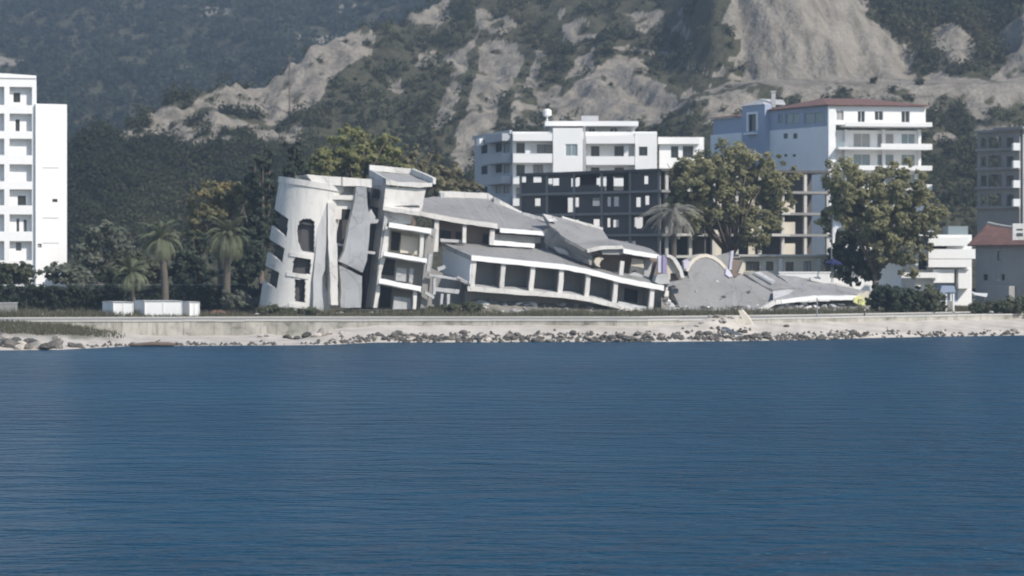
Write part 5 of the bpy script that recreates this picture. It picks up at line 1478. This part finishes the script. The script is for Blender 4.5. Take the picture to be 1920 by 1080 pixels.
# weeds of the verge (too many to count)
r = np.random.default_rng(8); nb = 30000
bpx = r.uniform(-80, 2000, nb); off = np.where(r.uniform(0, 1, nb) < .65, r.uniform(7.9, 14, nb), r.uniform(12, 25, nb))
yw = y_wall(bpx); by = yw + off; bx = (bpx - 960) / FPX * by; bz = gz(bpx, off)
cl_ = fbm(bx * .35, by * .35, 31, 3)
hgt = (0.15 + 1.5 * np.clip(cl_ - .3, 0, 1)) * r.uniform(.5, 1.3, nb) * np.where(bpx > 1640, .8, 1.0)
wd = r.uniform(.02, .07, nb); an = r.uniform(0, 3.14, nb); lean = r.normal(0, .25, (nb, 2)) * hgt[:, None]
b0 = np.stack([bx - np.cos(an) * wd, by - np.sin(an) * wd, bz - .03], 1); b1 = np.stack([bx + np.cos(an) * wd, by + np.sin(an) * wd, bz - .03], 1)
tp = np.stack([bx + lean[:, 0], by + lean[:, 1], bz + hgt], 1)
V = np.stack([b0, b1, tp], 1).reshape(-1, 3); ti = np.repeat(np.clip(r.normal(.45, .25, nb), 0, 1), 3)
M['weed'] = leaf_mat('dry_weeds', (0.09, 0.095, 0.055), (0.20, 0.185, 0.125), (0.30, 0.27, 0.20))
o = link_mesh('verge_weeds', np_mesh('verge_weeds', V, np.arange(nb * 3).reshape(nb, 3), M['weed'], tint=ti))
tag(o, 'dry weeds and rough grass on the verge behind the coast road', 'weeds', kind='stuff')
# grass of the bank at the left end of the beach
nb = 5000
bpx = r.uniform(-80, 250, nb); s_ = r.uniform(.5, .98, nb)
ys = y_shore(bpx); yw = y_wall(bpx); by = ys + (yw - ys) * s_; bx = (bpx - 960) / FPX * by
bz = np.array([beach_z(a, b) for a, b in zip(bx, by)]); keep = r.uniform(0, 1, nb) < np.clip((240 - bpx) / 120, 0, 1)
bx, by, bz = bx[keep], by[keep], bz[keep]; nb = len(bx)
hgt = r.uniform(.12, .42, nb); wd = r.uniform(.02, .06, nb)
b0 = np.stack([bx - wd, by, bz - .03], 1); b1 = np.stack([bx + wd, by, bz - .03], 1); tp = np.stack([bx + r.normal(0, .1, nb), by + r.normal(0, .1, nb), bz + hgt], 1)
o = link_mesh('bank_grass', np_mesh('bank_grass', np.stack([b0, b1, tp], 1).reshape(-1, 3), np.arange(nb * 3).reshape(nb, 3), M['weed'], tint=np.repeat(r.uniform(0, .7, nb), 3)))
tag(o, 'olive grass on the bank below the sea wall at the left end', 'grass', kind='stuff')

# ================================================================ SMALL THINGS
# dark hedge left of the hotel
he = thing('hedge', 'long dark green hedge behind the white sheds, growing over the green fence', 'hedge', P(220, 592, 246.6))
r = np.random.default_rng(77); m = 430
hx = r.uniform(-70, 498, m); hy = 246.6 + r.uniform(-.35, .35, m); top_ = np.array([fz(534, 246.6)] * m) + (fbm(hx * .03, hx * 0, 9) - .5) * .7
hzz = 2.0 + (top_ - 2.2) * r.uniform(0.02, 1, m) ** .8
C = np.stack([(hx - 960) / FPX * hy, hy, hzz], 1) - np.array(he.location)
v, f, ti = leaf_cloud(C, r.uniform(.35, .6, m), 44, .16, 5, .8, np.clip(r.normal(.35, .2, m), 0, 1))
link_mesh('foliage', np_mesh('foliage', v, f, M['lf_hedge'], tint=ti), he)
mb = MB()
for a in np.arange(-60, 498, 16.0):
    x = fx(a, 246.6); mb.tube([(x, 246.6, 1.95), (x + random.uniform(-.2, .2), 246.6, 3.6)], [.05, .02], 5)
mb.build('stems', M['bark'], he)

# green screen fence before the hedge
fe = thing('screen_fence', 'long dark green screened fence along the verge left of the hotel', 'fence', P(240, 592, 247))
M['screen'] = plain('dark_green_screen_cloth', (0.050, 0.070, 0.060), 0.9, var=0.4)
fpx = np.arange(-60, 500, 40.0); rf_ = random.Random(8)
for k, a in enumerate(fpx):
    Y = 247.0; x = fx(a, Y); z0 = gz_at(a, Y); z1 = fz(534, Y)
    mb = MB(); mb.tube([(x, Y, z0), (x, Y, z1 + .08)], [.04, .04], 6); mb.build('fence_post', M['darkmetal'], fe)
    if k < len(fpx) - 1:
        x2 = fx(fpx[k + 1], Y); n = 12; sagz = rf_.uniform(.05, .22); lo = rf_.uniform(.0, .25)
        top = [(x + .03 + (x2 - x - .06) * i / n, Y - .05 + .05 * math.sin(i * 1.3 + k), z1 - sagz * math.sin(math.pi * i / n) - .05 * rf_.random()) for i in range(n + 1)]
        bot = [(p[0], p[1], z0 + .05 + lo * abs(math.sin(p[0] * 2))) for p in top]
        mb = MB(); mb.prism(top + bot[::-1], (0, .02, 0)); mb.build('screen_panel', M['screen'], fe)
        mb = MB(); mb.tube([(x, Y - .03, z1 + .02), (x2, Y - .03, z1 + .02)], [.03, .03], 5); mb.build('top_rail', M['metal'], fe)

# white sheds: sunlit front, shaded left flank, lid and battens
def shed(label, p_left, p0, p1, y0, y1, Y, depth):
    t = thing('shed', label, 'shed', P((p0 + p1) / 2, y1 + 2, Y + depth / 2), 'white sheds below the palms')
    a = P(p0, y1 + 2, Y); b = P(p1, y1 + 2, Y + .15); h = fz(y0, Y) - a.z
    e = P(p_left, y1 + 2, Y + depth) - a; e.z = 0
    mb = MB().prism([a, b, b + Vector((0, 0, h)), a + Vector((0, 0, h))], e); mb.build('body', M['bright'], t)
    mb = MB().prism([a + Vector((-.06, -.08, h)), b + Vector((.06, -.08, h)), b + e + Vector((.06, .08, h)), a + e + Vector((-.06, .08, h))], (0, 0, .07)); mb.build('lid', M['palegrey'], t)
    for q in (0.0, 0.5, 1.0):
        p = a.lerp(b, q); mb = MB(); mb.box(p.x - .03, p.x + .03, p.y - .05 + .001, p.y - .004, p.z, p.z + h - .002); mb.build('batten', M['bright'], t)
    return t
shed('white shed on the left of the three under the palms', 192, 213, 250, 567, 594, 231.5, 2.6)
shed('largest white shed, in the middle of the three under the palms', 252, 272, 341, 565, 597, 231, 2.6)
shed('smallest white shed, on the right of the three under the palms', 342, 356, 374, 567, 591, 232, 2.2)
t = thing('utility_cabinet', 'low grey-green cabinet in the grass at the far left edge', 'cabinet', P(8, 592, 238))
a, b = P(-15, 592, 237), P(28, 569, 237)
MB().box(a.x, b.x, 237, 238.2, a.z, b.z).build('body', M['midgrey'], t)
MB().box(a.x - .05, b.x + .05, 236.95, 238.25, b.z + .002, b.z + .09).build('lid', M['palegrey'], t)
t = thing('white_block', 'long low white concrete block lying in the grass at the left', 'block', P(105, 598, 234))
rr = random.Random(4); x = 50
while x < 160:
    w_ = rr.uniform(16, 30); a, b = P(x, 598, 233.5), P(min(x + w_ - 1, 162), rr.uniform(587, 590), 233.5)
    MB().box(a.x, b.x, 233.5 + rr.uniform(-.1, .1), 234.2, a.z - .3, b.z).build('block_piece', M['white'], t); x += w_
t = thing('soil_heap', 'small heap of reddish soil right of the white sheds', 'heap', P(410, 592, 238))
M['redsoil'] = plain('reddish_soil', (0.20, 0.10, 0.075), 0.95, var=0.3)
bm_ = MB(); n = 18; rings = [(1.0, 0), (.75, .35), (.45, .6), (.15, .72)]
c = P(408, 594, 238)
for (q, hh) in rings: bm_.v += [c + Vector((1.7 * q * math.cos(6.283 * i / n) * rr.uniform(.85, 1.1), .9 * q * math.sin(6.283 * i / n), hh * rr.uniform(.7, 1.1) - .05)) for i in range(n)]
for j in range(3):
    for i in range(n): bm_.f.append([j * n + i, j * n + (i + 1) % n, (j + 1) * n + (i + 1) % n, (j + 1) * n + i])
bm_.f.append([3 * n + i for i in range(n)]); bm_.build('soil', M['redsoil'], t, smooth=True)
# driftwood log at the water's edge
t = thing('driftwood_log', 'long dark log lying along the water edge below the white sheds', 'log', P(286, 648, 206.5))
q = P(240, 648, 206.2); e = P(330, 646.5, 206.8)
q.z = .12; e.z = .18; m1 = q.lerp(e, .5) + Vector((0, 0, .07))
MB().tube([q, q.lerp(e, .2), m1, q.lerp(e, .85), e], [.06, .17, .2, .2, .12], 8).build('stem', M['bark'], t, smooth=True)
MB().tube([m1, m1 + Vector((.7, .3, .35))], [.09, .04], 6).build('branch_stub', M['bark'], t)
# post by the road
def pole(name, label, cat, px, Y, z0, z1, r, mat, cap=None):
    t = thing(name, label, cat, (fx(px, Y), Y, z0)); x = fx(px, Y)
    MB().tube([(x, Y, z0 - .05), (x, Y, z1)], [r, r * .8], 8).build('shaft', M[mat], t)
    if cap: cap(t, x, Y, z1)
    return t
def plate(t, x, Y, z): MB().box(x - .28, x + .28, Y - .08, Y - .05, z - .5, z + .05).build('plate', M['palegrey'], t)
yw = float(y_wall(1532))
pole('road_post', 'slim grey post beside the road in front of the right-hand fallen slab', 'post', 1532, yw + .9, 1.92, fz(560, yw + .9), .07, 'metal', lambda t, x, Y, z: MB().tube([(x, Y, z), (x, Y, z + .12)], [.1, .03], 8).build('cap', M['metal'], t))
yw = float(y_wall(1621))
pole('road_post', 'short bollard post on the sea wall right of the fallen slabs', 'post', 1621, yw + .9, 1.92, 2.55, .08, 'darkmetal', lambda t, x, Y, z: MB().tube([(x, Y, z), (x, Y, z + .1)], [.11, .05], 8).build('cap', M['metal'], t))
# utility pole on the ridge
ii = int(np.argmin(np.abs(pxh - 543))); jj = int(np.argmin(np.abs(PYp[ii, :170] - 214)))
py_, pz_ = float(Yh2[ii, jj]), float(Zh[ii, jj])
def xarm(t, x, Y, z):
    MB().box(x - 1.0, x + 1.0, Y - .08, Y + .08, z - .8, z - .6).build('cross_arm', M['bark'], t)
pole('utility_pole', 'tall dark utility pole standing on the bare ridge of the hill', 'pole', 543, py_, pz_ - .3, fz(104, py_), .16, 'bark', xarm)
# flag
t = pole('flagpole', 'flagpole with a limp white flag beside the cream annexe', 'flagpole', 1559, 267, gz_at(1559, 267), fz(398, 267), .06, 'metal')
pts = [(1561, 402), (1572, 410), (1580, 424), (1586, 432), (1578, 433), (1570, 428), (1566, 440), (1565, 455), (1561, 456)]
mb = MB(); mb.prism([P(a, b, 266.9 + .15 * math.sin(i * 2)) for i, (a, b) in enumerate(pts)], (0, .03, 0)); mb.build('flag', M['fabric_white'], t)
# parasol
t = thing('parasol', 'dark blue parasol under the small dark tree', 'parasol', (fx(1562, 266), 266, gz_at(1562, 266)))
c = Vector((fx(1562, 266), 266, 0)); zc = fz(484, 266); n = 10
mb = MB(); mb.v = [Vector((c.x, c.y, zc))] + [Vector((c.x + 1.0 * math.cos(6.283 * i / n), c.y + 1.0 * math.sin(6.283 * i / n), zc - .55)) for i in range(n)] + [Vector((c.x + .98 * math.cos(6.283 * i / n), c.y + .98 * math.sin(6.283 * i / n), zc - .75)) for i in range(n)]
mb.f = [[0, 1 + i, 1 + (i + 1) % n] for i in range(n)] + [[1 + i, 11 + i, 11 + (i + 1) % n, 1 + (i + 1) % n] for i in range(n)]
mb.build('canopy', M['fabric_blue'], t); MB().tube([(c.x, c.y, gz_at(1562, 266)), (c.x, c.y, zc + .1)], [.04, .04], 6).build('pole', M['metal'], t)
# kiosk by the white tiered building
t = thing('kiosk', 'small blue-roofed kiosk on white posts before the white tiered building', 'kiosk', P(1778, 584, 250))
z0 = gz_at(1778, 250); a, b = P(1762, 548, 249.5), P(1792, 536, 249.5)
mb = MB(); mb.prism([(a.x, 249.4, a.z), (b.x, 249.4, a.z), (b.x - .2, 249.4, b.z), (a.x + .2, 249.4, b.z)], (0, 1.8, 0)); mb.build('roof', M['bluepaint'], t)
for px_, dy_ in ((1766, 0), (1774, 0), (1788, 0), (1766, 1.5), (1788, 1.5)):
    x = fx(px_, 249.6); MB().box(x - .09, x + .09, 249.55 + dy_, 249.73 + dy_, z0, a.z).build('post', M['bright'], t)
MB().box(fx(1768, 250.6), fx(1787, 250.6), 250.4, 250.5, z0, z0 + 1.2).build('back_panel', M['midgrey'], t)
t = thing('pale_board', 'pale board leaning on the weeds in front of the grey house', 'board', P(1838, 560, 247))
mb = MB(); mb.prism([P(1818, 545, 247), P(1830, 549, 246.8), P(1852, 550, 246.6), P(1850, 557, 246.6), P(1828, 553, 246.8)], (0, .06, .0)); mb.build('board_face', M['bright'], t)
for px_ in (1824, 1846): x = fx(px_, 247); MB().box(x - .04, x + .04, 247.1, 247.18, gz_at(px_, 247), fz(553, 247)).build('leg', M['bark'], t)

# ---------------------------------------------------------------- the air
mh = bpy.data.materials.new('haze'); mh.use_nodes = True
nt = mh.node_tree; nt.nodes.remove(nt.nodes['Principled BSDF'])
pv = nt.nodes.new('ShaderNodeVolumePrincipled')
pv.inputs['Color'].default_value = (0.62, 0.79, 1.0, 1); pv.inputs['Density'].default_value = 0.00031; pv.inputs['Anisotropy'].default_value = 0.15
nt.links.new(pv.outputs[0], nt.nodes['Material Output'].inputs['Volume'])
mb = MB(); mb.box(-2300, 2300, -450, 2700, -3.0, 205.0)
hz = mb.build('haze', mh); tag(hz, 'thin bluish haze over the bay', 'haze', kind='stuff')
